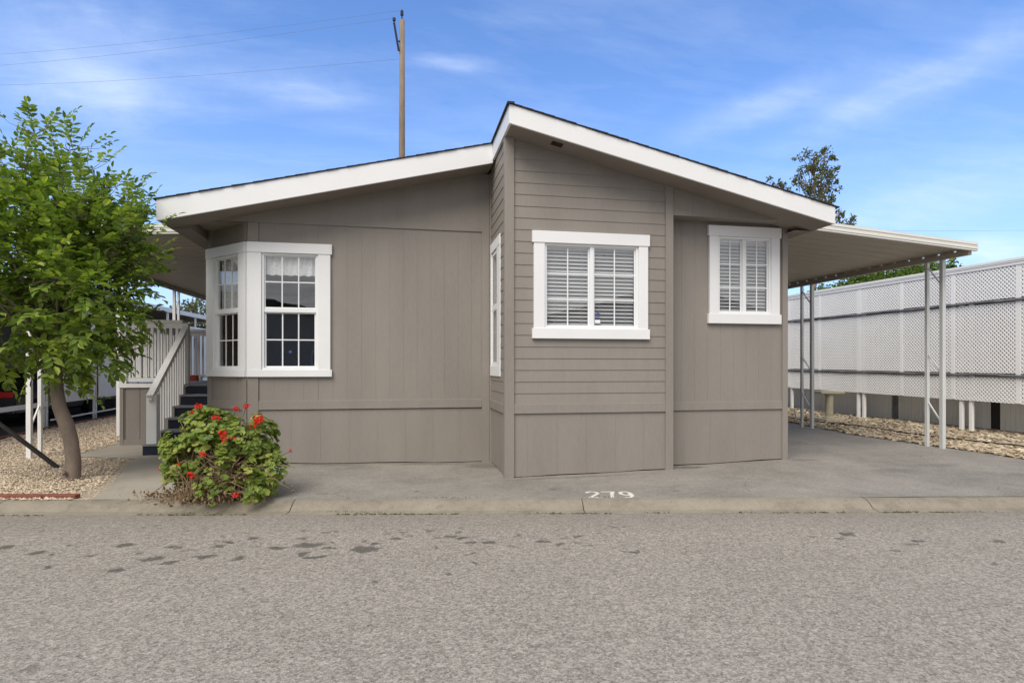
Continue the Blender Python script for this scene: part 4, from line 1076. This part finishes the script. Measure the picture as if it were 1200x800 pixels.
def build_front_tree():
    rnd = random.Random(21)
    base = V((-4.02, 8.34, .07))
    t = thing('leafy_tree', 'young leafy green tree with a bent grey trunk in the gravel bed', 'tree', base)
    tr = MB(); path = [(-4.02, 8.34, .05), (-4.01, 8.335, .13), (-3.995, 8.335, .33), (-4.03, 8.345, .60), (-4.085, 8.35, .80), (-4.165, 8.365, 1.0), (-4.20, 8.37, 1.25), (-4.225, 8.38, 1.6), (-4.25, 8.385, 2.0), (-4.25, 8.39, 2.5)]
    tr.tube(path, [.118, .094, .082, .080, .082, .076, .070, .062, .05, .035], 14)
    # knot near the foot
    tr.tube([(-4.04, 8.22, .20), (-4.045, 8.20, .21)], [.03, .012], 8)
    lf = MB(); tw = MB()
    # limbs and their twigs
    tips = []
    C = V((-4.28, 8.35, 2.62))
    ups = [(-4.38, 8.25, 4.68), (-4.16, 8.55, 4.60), (-3.78, 8.15, 4.22), (-3.62, 8.4, 4.10), (-3.36, 8.3, 3.92), (-4.72, 8.2, 4.35), (-5.05, 8.6, 4.35), (-3.2, 8.15, 3.55), (-5.3, 8.2, 4.0),
           (-4.55, 8.75, 4.25), (-3.9, 7.85, 4.12), (-4.3, 7.9, 4.12), (-3.4, 8.9, 3.9), (-3.12, 8.3, 3.25), (-4.95, 7.9, 3.9), (-3.62, 7.75, 3.75)]
    ups = [(x, y, z - .34) for x, y, z in ups]
    def clear(p):       # the crown keeps outside the roof and the awning
        return p.y < 8.42 or p.x < -3.4 or p.z < 3.2
    for u in ups:
        u = V(u); s = V((-4.24 + rnd.uniform(-.03, .03), 8.385, rnd.uniform(1.5, 2.3)))
        pts = curve(s, u, .05, 7, rnd, .06); tw.tube(pts, [.030, .026, .021, .016, .012, .008, .005, .003], 6)
        for i in range(2, 8):
            for k in range(7 if i < 6 else 6):
                a = pts[i].lerp(pts[min(7, i + 1)], rnd.random()); d = rvec(rnd); d.z = abs(d.z) * .6 + .15
                if rnd.random() < .55:
                    e = a + d * rnd.uniform(.10, .34); tw.tube([a, (a + e) / 2 + rvec(rnd) * .02, e], [.005, .004, .0025], 4)
                else: e = a
                compound(lf, tw, e, d + (u - s).normalized() * .7, rnd, rnd.choice((3, 4, 4)), rnd.uniform(.19, .29), rnd.uniform(.075, .105), rnd.uniform(.032, .046), .22)
    low = []
    for k in range(26):
        d = rvec(rnd); d.z = d.z * .75
        low.append(C + V((d.x * 1.15, d.y * 1.05, d.z * 1.0)))
    for u in low:
        s = V((-4.24, 8.385, rnd.uniform(1.35, 2.2))); pts = curve(s, u, .12, 5, rnd, .07); tw.tube(pts, [.026, .021, .016, .011, .007, .004], 5)
    # foliage of the dense lower crown
    n = 0
    while n < 1350:
        d = rvec(rnd); r = rnd.random() ** .42
        p = C + V((d.x * 1.34, d.y * 1.15, d.z * (1.02 if d.z > 0 else 1.36))) * r
        v = mnoise.noise(p * 2.3 + V((5, 1, 2)))
        if v < -.02 and r > .35: continue           # gaps
        if p.x > -3.3 and p.z < 1.65: continue
        if p.x > -3.2 or (p.x > -3.4 and rnd.random() < .5): continue
        if p.z < 1.24 + .10 * rnd.random(): continue
        if not clear(p): continue
        n += 1
        o = (d + V((0, 0, .25)) + rvec(rnd) * .8)
        big = rnd.uniform(.9, 1.25)
        compound(lf, None, p, o, rnd, rnd.choice((2, 3, 3)), rnd.uniform(.13, .21) * big, rnd.uniform(.08, .115) * big, rnd.uniform(.048, .066) * big, .28)
    # sprays hanging out to the right, over the railing
    for (x, y, z) in [(-3.05, 8.3, 2.45), (-2.95, 8.2, 2.75), (-3.1, 8.4, 2.1), (-3.2, 8.2, 1.85), (-3.3, 8.5, 1.6), (-3.6, 8.1, 1.38), (-2.9, 8.25, 3.0), (-3.35, 8.0, 1.55), (-3.75, 8.5, 1.34), (-3.15, 8.35, 2.3), (-2.98, 8.15, 2.2)]:
        x -= .2; s = C + (V((x, y, z)) - C) * .45; pts = curve(s, (x, y, z), .1, 5, rnd, .03); tw.tube(pts, [.010, .008, .006, .005, .004, .002], 5)
        for i in range(2, 6):
            for k in range(3):
                d = (V((x, y, z)) - s).normalized() + rvec(rnd) * .8
                compound(lf, tw, pts[i], d, rnd, 3, rnd.uniform(.13, .2), rnd.uniform(.065, .09), rnd.uniform(.034, .045), .5)
    # a thin low branch hanging to the right
    pts = curve((-4.2, 8.36, 1.45), (-3.66, 8.15, 1.12), .12, 5, rnd, .02); tw.tube(pts, [.008, .007, .006, .005, .004, .002], 5)
    for i in range(2, 6):
        for k in range(2): compound(lf, tw, pts[i], V((.6, -.3, -.5)) + rvec(rnd) * .7, rnd, 2, .12, .06, .036, .5)
    tr.build('trunk', M['bark'], t, smooth=True); tw.build('twigs', M['bark'], t, smooth=True); lf.build('crown', M['leaf'], t)

def build_geranium():
    rnd = random.Random(8)
    b = thing('geranium_bush', 'sprawling geranium bush with round green leaves and red flower heads at the kerb', 'bush', (-1.98, 7.0, .09))
    # lobes: centre x,y,z and radii
    lob = [(-1.95, 7.05, .60, .42, .40, .42), (-2.13, 7.10, .82, .28, .28, .26), (-1.62, 7.02, .70, .31, .30, .30), (-2.40, 7.10, .64, .16, .20, .19), (-2.36, 7.05, .42, .17, .2, .22),
           (-1.40, 6.92, .34, .20, .24, .27), (-1.80, 6.78, .34, .34, .26, .32), (-1.58, 6.62, .24, .24, .16, .22), (-1.86, 6.60, .18, .20, .15, .16)]
    lf = MB(); st = MB(); dl = MB()
    def disc(mb, p, nrm, r):
        nrm = nrm.normalized(); s = nrm.orthogonal().normalized(); w = nrm.cross(s); a0 = rnd.uniform(0, 6.28); n = 10
        s, w = s * math.cos(a0) + w * math.sin(a0), w * math.cos(a0) - s * math.sin(a0)
        vs = [p - nrm * r * .16]
        for k in range(n + 1):
            a = -2.75 + 5.5 * k / n
            rr = r * (1 + .09 * math.cos(k * math.pi)) ; vs.append(p + (s * math.cos(a) + w * math.sin(a)) * rr + nrm * r * (.10 * math.cos(3 * a) + rnd.uniform(-.05, .05)))
        mb.add(vs, [(0, k, k + 1) for k in range(1, n + 1)])
    def surf():
        while True:
            c = rnd.choices(lob, weights=[l[3] * l[4] for l in lob])[0]; d = rvec(rnd)
            if d.y > .55 and rnd.random() < .6: continue
            r = 1 - .38 * rnd.random() ** 1.8
            p = V((c[0] + d.x * c[3] * r, c[1] + d.y * c[4] * r, c[2] + d.z * c[5] * r))
            if p.z < g(p.x, max(p.y, 6.6)) + .02: continue
            return p, d
    n = 0
    while n < 2500:
        p, d = surf()
        # the lower middle is bare tangle
        bare = ((p.x + 1.86) / .33) ** 2 + ((p.z - .30) / .22) ** 2
        if bare < 1 and p.y < 6.95 and rnd.random() < .80: continue
        if mnoise.noise(p * 4.5) < -.17: continue
        n += 1
        disc(lf, p, d + V((0, -.15, .75)) + rvec(rnd) * .55, rnd.uniform(.018, .047))
    # stems and dry tangle
    base = V((-1.98, 6.98, .09))
    for k in range(190):
        p, d = surf(); a = base + V((rnd.uniform(-.28, .28), rnd.uniform(-.25, .2), 0))
        st.tube(curve(a, p, rnd.uniform(-.02, .12), 4, rnd, .03), [.007, .0065, .006, .005, .003], 4, cap=False)
    for k in range(150):
        a = V((-1.80 + rnd.gauss(0, .2), 6.64 + rnd.uniform(-.02, .18), rnd.uniform(.10, .52))); e = a + V((rnd.gauss(0, .16), rnd.uniform(-.08, .04), rnd.gauss(-.02, .12)))
        e.z = max(e.z, .1); st.tube(curve(a, e, rnd.uniform(-.03, .05), 3, rnd, .015), [.004, .005, .004, .003], 4, cap=False)
    n = 0
    while n < 520:
        if n % 2: p = V((-2.36 + rnd.gauss(0, .17), 6.93 + rnd.gauss(0, .10), .11 + abs(rnd.gauss(0, .05))))
        else: p = V((-1.95 + rnd.gauss(0, .25), 6.62 + rnd.gauss(0, .12), .11 + abs(rnd.gauss(0, .10))))
        if p.y < 6.35: continue
        n += 1
        leaflet(dl, p, rvec(rnd), rvec(rnd), rnd.uniform(.025, .055), rnd.uniform(.012, .03))
    lf.build('foliage', M['geranium'], b); st.build('stems', M['stem'], b); dl.build('dry_leaves', M['deadleaf'], b)
    # flower heads on stalks: x, y, z, radius
    for (x, y, z, r) in ((a, b_, c_, d_ * .86) for a, b_, c_, d_ in FLOWERS):
        c = V((x, y, z)); f = MB()
        for k in range(int(20 * (r / .05))):
            d = rvec(rnd); d.z = d.z * .8 + .25; d.y -= .2
            q = c + d * r * rnd.uniform(.45, .95)
            for j in range(5):
                a = 2 * math.pi * j / 5; s = d.orthogonal().normalized(); w = d.cross(s)
                leaflet(f, q, s * math.cos(a) + w * math.sin(a) + d * .45, d, r * .42, r * .34)
        o = f.build('flower', M['petal'], b)
        s = MB(); root = V((x * .6 - 1.98 * .4, y + .16, max(.2, z - .25))); s.tube(curve(root, c - V((0, 0, r * .3)), .02, 4, rnd, .01), .0035, 5); s.build('flower_stalk', M['greenstem'], o)

def far_tree(name, label, base, lobes, mat, leaf, dens, trunk_r, seed, group=None, clumps=True):
    """a tree seen from afar: tapered trunk, limbs to each lobe, leaf blades in clumps"""
    rnd = random.Random(seed); base = V(base)
    t = thing(name, label, 'tree', base, group)
    tr = MB(); lf = MB(); top = max(l[2] for l in lobes)
    ax = V((sum(l[0] for l in lobes) / len(lobes), sum(l[1] for l in lobes) / len(lobes), top))
    pts = curve(base, ax, 0, 7, rnd, trunk_r * .5); tr.tube(pts, [trunk_r * (1 - .12 * i) for i in range(8)], 9)
    for (x, y, z, rx, ry, rz_) in lobes:
        c = V((x, y, z)); s = pts[min(7, max(2, int(7 * (z - base.z) / (top - base.z) * .8)))]
        tr.tube(curve(s, c, .2, 5, rnd, .08), [trunk_r * .4, trunk_r * .33, trunk_r * .26, trunk_r * .2, trunk_r * .14, trunk_r * .08], 6)
        n = int(dens * rx * rz_)
        cl = [c + V((d.x * rx, d.y * ry, d.z * rz_)) * rnd.random() ** .4 for d in (rvec(rnd) for _ in range(max(5, n // 22)))]
        for q in cl: tr.tube([s.lerp(c, .75), (q + c) / 2 + rvec(rnd) * .1, q], [trunk_r * .14, trunk_r * .09, trunk_r * .04], 4, cap=False)
        for k in range(n):
            q = rnd.choice(cl) + rvec(rnd) * (min(rx, rz_) * .36) * rnd.random() ** .6
            d = rvec(rnd); d.z -= .3
            leaflet(lf, q, d, rvec(rnd), leaf * rnd.uniform(.6, 1.2), leaf * rnd.uniform(.35, .6))
    tr.build('trunk', M['bark'], t, smooth=True); lf.build('crown', mat, t)
    return t

def build_far_trees():
    # tall tree behind the right half of the roof
    o = V((30.77, 40.0, 0)); r = V((.9827, -.1853, 0))
    def L_(px, py, rx, rz_): 
        p = o + r * ((px - 955) / 15.56); return (p.x, p.y, 1.5 + (430 - py) / 15.56, rx, rx, rz_)
    far_tree('tall_tree', 'tall thin grey-green tree rising behind the right end of the roof', (o.x, o.y, -.05),
             [L_(953, 190, 1.15, 1.15), L_(968, 183, .8, .7), L_(948, 212, 1.25, 1.1), L_(962, 214, 1.3, 1.2), L_(957, 235, 1.2, .9), L_(976, 205, .6, .8), L_(936, 207, .4, .6), L_(912, 214, .9, .5), L_(925, 222, .7, .5), L_(974, 236, .7, .5), L_(986, 246, .5, .5), L_(918, 238, 1.2, .8), L_(990, 262, .9, .8)],
             M['fargrey'], .26, 230, .22, 31)
    # trees beyond the lattice screen
    for i, (px, D, zt, w, lab) in enumerate([(945, 40, 5.9, 2.0, 'olive bushy tree above the far end of the lattice, left of its neighbours'), (985, 34, 6.4, 2.0, 'yellow-green tree above the lattice behind the far carport posts'), (1035, 30, 6.8, 1.9, 'bright green bushy tree above the middle of the lattice'),
                                             (1082, 28, 6.5, 1.2, 'green tree just behind the near pair of carport posts'), (1112, 28, 6.5, .7, 'small dark green treetop right of the near carport posts')]):
        k = (px - 600) / 700; f = V((.1853, .9827, 0)); rr = V((.9827, -.1853, 0)); p = (f + rr * k) * D
        far_tree('bushy_tree', lab, (p.x, p.y, -.05), [(p.x, p.y, zt - 1.2, w, w, 1.2), (p.x - w * .5, p.y, zt - 1.7, w * .8, w, 1.3), (p.x + w * .6, p.y, zt - 1.9, w * .7, w, 1.2), (p.x, p.y, zt - 2.8, w * 1.1, w, 1.4)],
                 M['fargreen'], .20, 1500, .16, 50 + i, 'trees beyond the lattice screen')
    for i, (px, D, zt, w, lab) in enumerate([(224, 34, 5.6, 1.1, 'round olive tree between the porch awning and the left carport roof'), (250, 38, 6.2, 1.5, 'olive tree half hidden by the corner of the house beyond the porch')]):
        k = (px - 600) / 700; f = V((.1853, .9827, 0)); rr = V((.9827, -.1853, 0)); p = (f + rr * k) * D
        far_tree('olive_tree', lab, (p.x, p.y, -.05), [(p.x, p.y, zt - 1.0, w, w, 1.0), (p.x - w * .6, p.y, zt - 1.6, w * .7, w, .9), (p.x + w * .5, p.y, zt - 1.7, w * .8, w, .9)],
                 M['fargrey'], .2, 480, .16, 70 + i, 'trees beyond the porch')

def build_pole():
    x, y = .114, 27.45
    p = thing('utility_pole', 'weathered wooden utility pole rising behind the left half of the roof', 'utility pole', (x, y, 0))
    mb = MB(); mb.tube([(x, y, -.05), (x, y, 6), (x, y, 12), (x + .01, y, 17.15)], [.17, .155, .14, .118], 12); mb.build('pole', M['pole'], p, smooth=True)
    mb = MB(); mb.lathe((x, y, 17.151), [(.03, 0), (.03, .2), (.07, .22), (.075, .30), (.05, .33), (.07, .36), (.06, .44), (.03, .47)], 10); mb.build('insulator', M['insul'], p)
    mb = MB(); mb.beam((x - .14, y - .10, 15.7), (x - .34, y - .2, 16.85), .07, .07); mb.beam((x - .15, y - .10, 16.15), (x, y, 16.15), .05, .05); mb.build('bracket', M['insul'], p)
    mb = MB(); mb.lathe((x - .345, y - .2, 16.86), [(.05, 0), (.03, .1), (.07, .12), (.07, .24), (.03, .27)], 10); mb.build('insulator', M['insul'], p)
    ends = [((x, y, 17.6), (-17.74, 30.82, 15.62), 'topmost overhead cable running left from the utility pole', .0045), ((x - .345, y - .2, 17.1), (-17.74, 30.82, 15.12), 'middle overhead cable running left from the utility pole bracket', .0045), ((x - .1, y, 15.4), (-17.74, 30.82, 14.23), 'lowest overhead cable running left from the utility pole', .005)]
    for a, b, lab, r in ends:
        a = V(a); b = V(b); b.z += .55 * math.sin(math.pi / 1.8); c = b + (b - a) * .8; pts = []
        for i in range(25):
            t = i / 24; q = a.lerp(c, t); q.z -= .9 * math.sin(math.pi * t) - .35 * math.sin(math.pi * t); pts.append(q)
        # the wire rises again to the next pole
        mb = MB(); mb.tube(pts, r, 5); tag(mb.build('power_line', M['wire'], None, smooth=True), lab, 'cable', 'overhead cables')
    f = V((.1853, .9827, 0)); rr = V((.9827, -.1853, 0))
    a = (f + rr * .35) * 40; b = (f + rr * 1.05) * 40; mb = MB(); pts = []
    for i in range(17):
        t = i / 16; q = a.lerp(b, t); q.z = 1.5 + 162 / 700 * 40 - .15 * math.sin(math.pi * t); pts.append(q)
    mb.tube(pts, .006, 5); tag(mb.build('power_line', M['wire'], None, smooth=True), 'overhead cable crossing the sky above the lattice screen at the right', 'cable', 'overhead cables')

def build_number():
    o = kp(.845, .345); w = .13; hgt = .34; gap = .185
    def arc(cx, cy, rx, ry, a0, a1, n=12): return [(cx + rx * math.cos(R(a0 + (a1 - a0) * i / n)), cy + ry * math.sin(R(a0 + (a1 - a0) * i / n))) for i in range(n + 1)]
    two = arc(.5, .73, .46, .25, 165, -25) + [(.06, .04), (1.0, .04)]
    sev = [(0, .96), (.98, .96), (.72, .6), (.5, .02)]
    nine = arc(.5, .68, .42, .28, 0, 360, 20) + [(.92, .55), (.86, .25), (.62, .06), (.25, .06)]
    mb = MB(); rnd = random.Random(4)
    for i, gl in enumerate((two, sev, nine)):
        pts = [o + KT * (i * gap + x * w) + KN * (y * hgt) for x, y in gl]
        for a, b in zip(pts, pts[1:]):
            d = (b - a).normalized(); s = V((-d.y, d.x, 0)) * (.021 + rnd.uniform(-.003, .003)); e = d * .010
            q = [a - s - e, b - s + e, b + s + e, a + s - e]
            mb.add([(p.x, p.y, g(p.x, p.y) + .004 + .0004 * rnd.random()) for p in q], [(0, 1, 2, 3)])
    ob = mb.build('lot_number', M['numeral'], None); tag(ob, 'white number 279 painted on the paving behind the kerb', 'painted number')

def build_across():
    # the houses across the road, seen only as reflections in the windows
    for x0, x1, zr, ze, lab, wm in ((6.5, 20, 5.6, 3.6, 'beige low-gabled house with dark roof across the road to the right', 'opp_wall'), (-13, 0.5, 4.7, 3.0, 'tan low-gabled house with dark roof across the road to the left', 'opp_wall')):
        h = thing('opposite_house', lab, 'house', ((x0 + x1) / 2, -14, 0)); xm = (x0 + x1) / 2; ya, yb = -11.0, -21.0
        mb = MB(); mb.box(x0 + .5, x1 - .5, yb + .5, ya - .5, -.05, ze + .1); mb.build('wall', M[wm], h)
        mb = MB(); mb.add([(x0 + .5, ya - .49, ze + .1), (x1 - .5, ya - .49, ze + .1), (xm, ya - .49, zr - .22)], [(0, 1, 2)]); mb.build('gable', M[wm], h)
        mb = MB()
        mb.add([(x0, ya, ze), (xm, ya, zr - .2), (xm, yb, zr - .2), (x0, yb, ze), (x1, ya, ze), (x1, yb, ze), (x0, ya, ze + .2), (xm, ya, zr), (xm, yb, zr), (x0, yb, ze + .2), (x1, ya, ze + .2), (x1, yb, ze + .2)],
               [(0, 1, 2, 3), (1, 4, 5, 2), (6, 9, 8, 7), (7, 8, 11, 10), (0, 6, 7, 1), (1, 7, 10, 4), (0, 3, 9, 6), (4, 10, 11, 5)]); mb.build('roof', M['shingle'], h)
        for k in (.28, .66):
            x = x0 + (x1 - x0) * k
            mb = MB(); mb.box(x, x + 1.3, ya - .49, ya - .44, 1.1, 2.3); w = mb.build('window', M['white'], h)
            mb = MB(); mb.box(x + .1, x + 1.2, ya - .439, ya - .43, 1.2, 2.2); mb.build('pane', M['insul'], w)

# ------------------------------------------------------------------ sky, sun, camera
SUN_EL, SUN_AZ = R(50), R(214)   # azimuth measured clockwise from +y
def build_light():
    w = bpy.data.worlds.new('World'); scene.world = w; w.use_nodes = True
    nt = w.node_tree; bg = nt.nodes['Background']
    sky = N(nt, 'ShaderNodeTexSky', sky_type='NISHITA', sun_disc=False)
    sky.sun_elevation = SUN_EL; sky.sun_rotation = SUN_AZ; sky.air_density = 1.0; sky.dust_density = 0.6; sky.ozone_density = 2.2
    tc = N(nt, 'ShaderNodeTexCoord'); d = tc.outputs['Generated']
    sx = N(nt, 'ShaderNodeSeparateXYZ'); L(nt, d, sx.inputs[0])
    up = mth(nt, 'MAXIMUM', sx.outputs[2], 0.0)
    # high thin cloud: streaks on a flat layer far above
    den = mth(nt, 'ADD', up, 0.13)
    cx = mth(nt, 'DIVIDE', sx.outputs[0], den); cy = mth(nt, 'DIVIDE', sx.outputs[1], den)
    cv = N(nt, 'ShaderNodeCombineXYZ'); L(nt, cx, cv.inputs[0]); L(nt, cy, cv.inputs[1])
    mp = N(nt, 'ShaderNodeMapping'); mp.inputs['Rotation'].default_value = (0, 0, R(18)); mp.inputs['Scale'].default_value = (.55, 1.5, 1); L(nt, cv.outputs[0], mp.inputs['Vector'])
    n1 = noise(nt, mp.outputs[0], 1.1, 7, 0.62, 0.6); n2 = noise(nt, mp.outputs[0], 4.5, 6, 0.65, 0.3)
    nn = mth(nt, 'ADD', mth(nt, 'MULTIPLY', n1, .68), mth(nt, 'MULTIPLY', n2, .32))
    thin = mth(nt, 'MULTIPLY', mth(nt, 'SUBTRACT', nn, .47), 2.6, clamp=True)
    # a few separate wisps in set directions of the sky
    acc = thin
    acc = mth(nt, 'MULTIPLY', acc, .42)
    wn = N(nt, 'ShaderNodeTexNoise', Scale=5.0, Detail=6, Roughness=.6); L(nt, d, wn.inputs['Vector'])
    wc = N(nt, 'ShaderNodeSeparateColor'); L(nt, wn.outputs['Color'], wc.inputs[0])
    for (px, py, hw, hh, s, rot) in WISPS:
        a = (px - 600) / 700; b = (430 - py) / 700; A_ = math.atan(132 / 700)
        fwd = V((math.sin(A_), math.cos(A_), 0)); rt = V((math.cos(A_), -math.sin(A_), 0))
        D = (fwd + rt * a + V((0, 0, b))).normalized(); T1 = D.cross(V((0, 0, 1))).normalized(); T2 = T1.cross(D)
        c_, s_ = math.cos(R(rot)), math.sin(R(rot)); T1, T2 = T1 * c_ + T2 * s_, T2 * c_ - T1 * s_
        sc = 1 / math.sqrt(1 + a * a + b * b) / 700
        def dotn(Tv, k):
            n = N(nt, 'ShaderNodeVectorMath', operation='DOT_PRODUCT'); L(nt, d, n.inputs[0]); n.inputs[1].default_value = Tv
            return mth(nt, 'MULTIPLY', n.outputs['Value'], 1 / k)
        x = mth(nt, 'ADD', dotn(T1, hw * sc), mth(nt, 'MULTIPLY_ADD', wc.outputs[0], 1.6, -.8)); y = mth(nt, 'ADD', dotn(T2, hh * sc), mth(nt, 'MULTIPLY_ADD', wc.outputs[1], 2.2, -1.1))
        f = N(nt, 'ShaderNodeVectorMath', operation='DOT_PRODUCT'); L(nt, d, f.inputs[0]); f.inputs[1].default_value = D
        r = mth(nt, 'SQRT', mth(nt, 'ADD', mth(nt, 'MULTIPLY', x, x), mth(nt, 'MULTIPLY', y, y)))
        m = mth(nt, 'SUBTRACT', 1.35, r, clamp=True); m = mth(nt, 'MULTIPLY', mth(nt, 'MULTIPLY', m, m), mth(nt, 'MULTIPLY', mth(nt, 'GREATER_THAN', f.outputs['Value'], 0.2), s))
        m = mth(nt, 'MULTIPLY', m, mth(nt, 'MULTIPLY_ADD', n2, 1.3, .25))
        acc = mth(nt, 'ADD', acc, m, clamp=True)
    # pale low haze in the sky itself, close to the horizon
    hz = mth(nt, 'POWER', mth(nt, 'SUBTRACT', 1.0, up, clamp=True), 5.0)
    col = mixc(nt, 1.0, sky.outputs[0], SKY_TINT, 'MULTIPLY')
    col = mixc(nt, mth(nt, 'MULTIPLY', hz, .85), col, SKY_LOW)
    col = mixc(nt, mth(nt, 'MULTIPLY', acc, .75), col, CLOUD)
    # cloud cover added overhead and behind the camera to neutralise the fill light
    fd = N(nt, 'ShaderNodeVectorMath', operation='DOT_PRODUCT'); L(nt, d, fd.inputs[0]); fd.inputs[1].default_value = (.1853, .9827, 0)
    fill_cov = mth(nt, 'MULTIPLY_ADD', fd.outputs['Value'], -1.6, FILL_COVER)
    fill_cov = mth(nt, 'ADD', fill_cov, mth(nt, 'MULTIPLY', up, .5))
    fill_cov = mth(nt, 'ADD', fill_cov, mth(nt, 'MULTIPLY', mth(nt, 'SUBTRACT', nn, .5), 4.5), clamp=True)
    cn = ramp(nt, n2, [(.3, FILL_COV_D), (.7, FILL_COV_L)])
    fill_cov = mth(nt, 'MULTIPLY', fill_cov, mth(nt, 'GREATER_THAN', up, 0.0))
    col = mixc(nt, mth(nt, 'MULTIPLY', fill_cov, .92), col, cn)
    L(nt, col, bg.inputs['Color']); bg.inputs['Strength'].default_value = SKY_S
    sd = bpy.data.lights.new('sun', 'SUN'); sd.energy = SUN_E; sd.angle = R(SUN_ANG); sd.color = (1.0, .945, .86)
    so = bpy.data.objects.new('sun', sd); COL.objects.link(so)
    v = V((math.sin(SUN_AZ) * math.cos(SUN_EL), math.cos(SUN_AZ) * math.cos(SUN_EL), math.sin(SUN_EL)))
    so.rotation_euler = v.to_track_quat('Z', 'Y').to_euler(); so.location = v * 60
    c = bpy.data.cameras.new('camera'); co = bpy.data.objects.new('camera', c); COL.objects.link(co)
    co.location = (0, 0, 1.5); co.rotation_euler = (R(90), 0, -math.atan(132 / 700)); c.sensor_width = 36; c.lens = 21.0; c.shift_y = .025; c.clip_end = 2000; c.clip_start = .05
    scene.camera = co
    scene.view_settings.view_transform = 'Standard'; scene.view_settings.look = 'None'; scene.view_settings.gamma = 1; scene.view_settings.use_curve_mapping = False
    scene.view_settings.exposure = EXPO
    scene.render.engine = 'CYCLES'
    cy_ = scene.cycles; cy_.use_denoising = True; cy_.max_bounces = 8; cy_.transparent_max_bounces = 12; cy_.diffuse_bounces = 4

SKY_S, SUN_E, SUN_ANG, EXPO = .10, 2.25, 40, 0.60
SKY_TINT = (0.90, 1.20, 1.62); SKY_LOW = (4.2, 5.2, 7.8); CLOUD = (6.4, 7.3, 9.0)
FILL_COVER, FILL_COV_D, FILL_COV_L = .35, (4.2, 4.2, 4.3), (7.2, 7.1, 6.9)
# wisps: direction given as a picture point, half-sizes, strength, tilt
WISPS = [(95, 105, 120, 40, .42, 0), (120, 50, 150, 60, .35, 0), (350, 112, 105, 22, .36, 0), (548, 76, 55, 12, .32, 0), (890, 125, 130, 26, .34, 12), (1090, 85, 190, 36, .32, 14), (1160, 290, 60, 22, .7, 0), (1130, 230, 160, 40, .3, 4)]

FLOWERS = [(-2.142, 7.0, 1.074, 0.05), (-1.918, 6.85, 0.944, 0.05), (-1.749, 6.95, 1.035, 0.045), (-1.652, 7.0, 1.068, 0.042), (-1.473, 6.75, 0.937, 0.07), (-1.528, 6.75, 0.865, 0.04), (-1.815, 6.7, 0.795, 0.055), (-1.785, 6.65, 0.738, 0.04), (-1.991, 6.65, 0.593, 0.045), (-2.089, 6.6, 0.389, 0.05), (-2.486, 6.95, 0.417, 0.045), (-1.615, 6.4, 0.211, 0.042), (-1.188, 6.95, 0.575, 0.028), (-1.706, 6.68, 0.759, 0.03), (-2.191, 6.95, 1.004, 0.03), (-2.268, 6.8, 0.489, 0.028)]
build_ground(); build_stones(); build_house(); build_awnings(); build_porch(); build_right_neighbour(); build_left_neighbour()
build_front_tree(); build_geranium(); build_far_trees(); build_pole(); build_number(); build_across(); build_light()
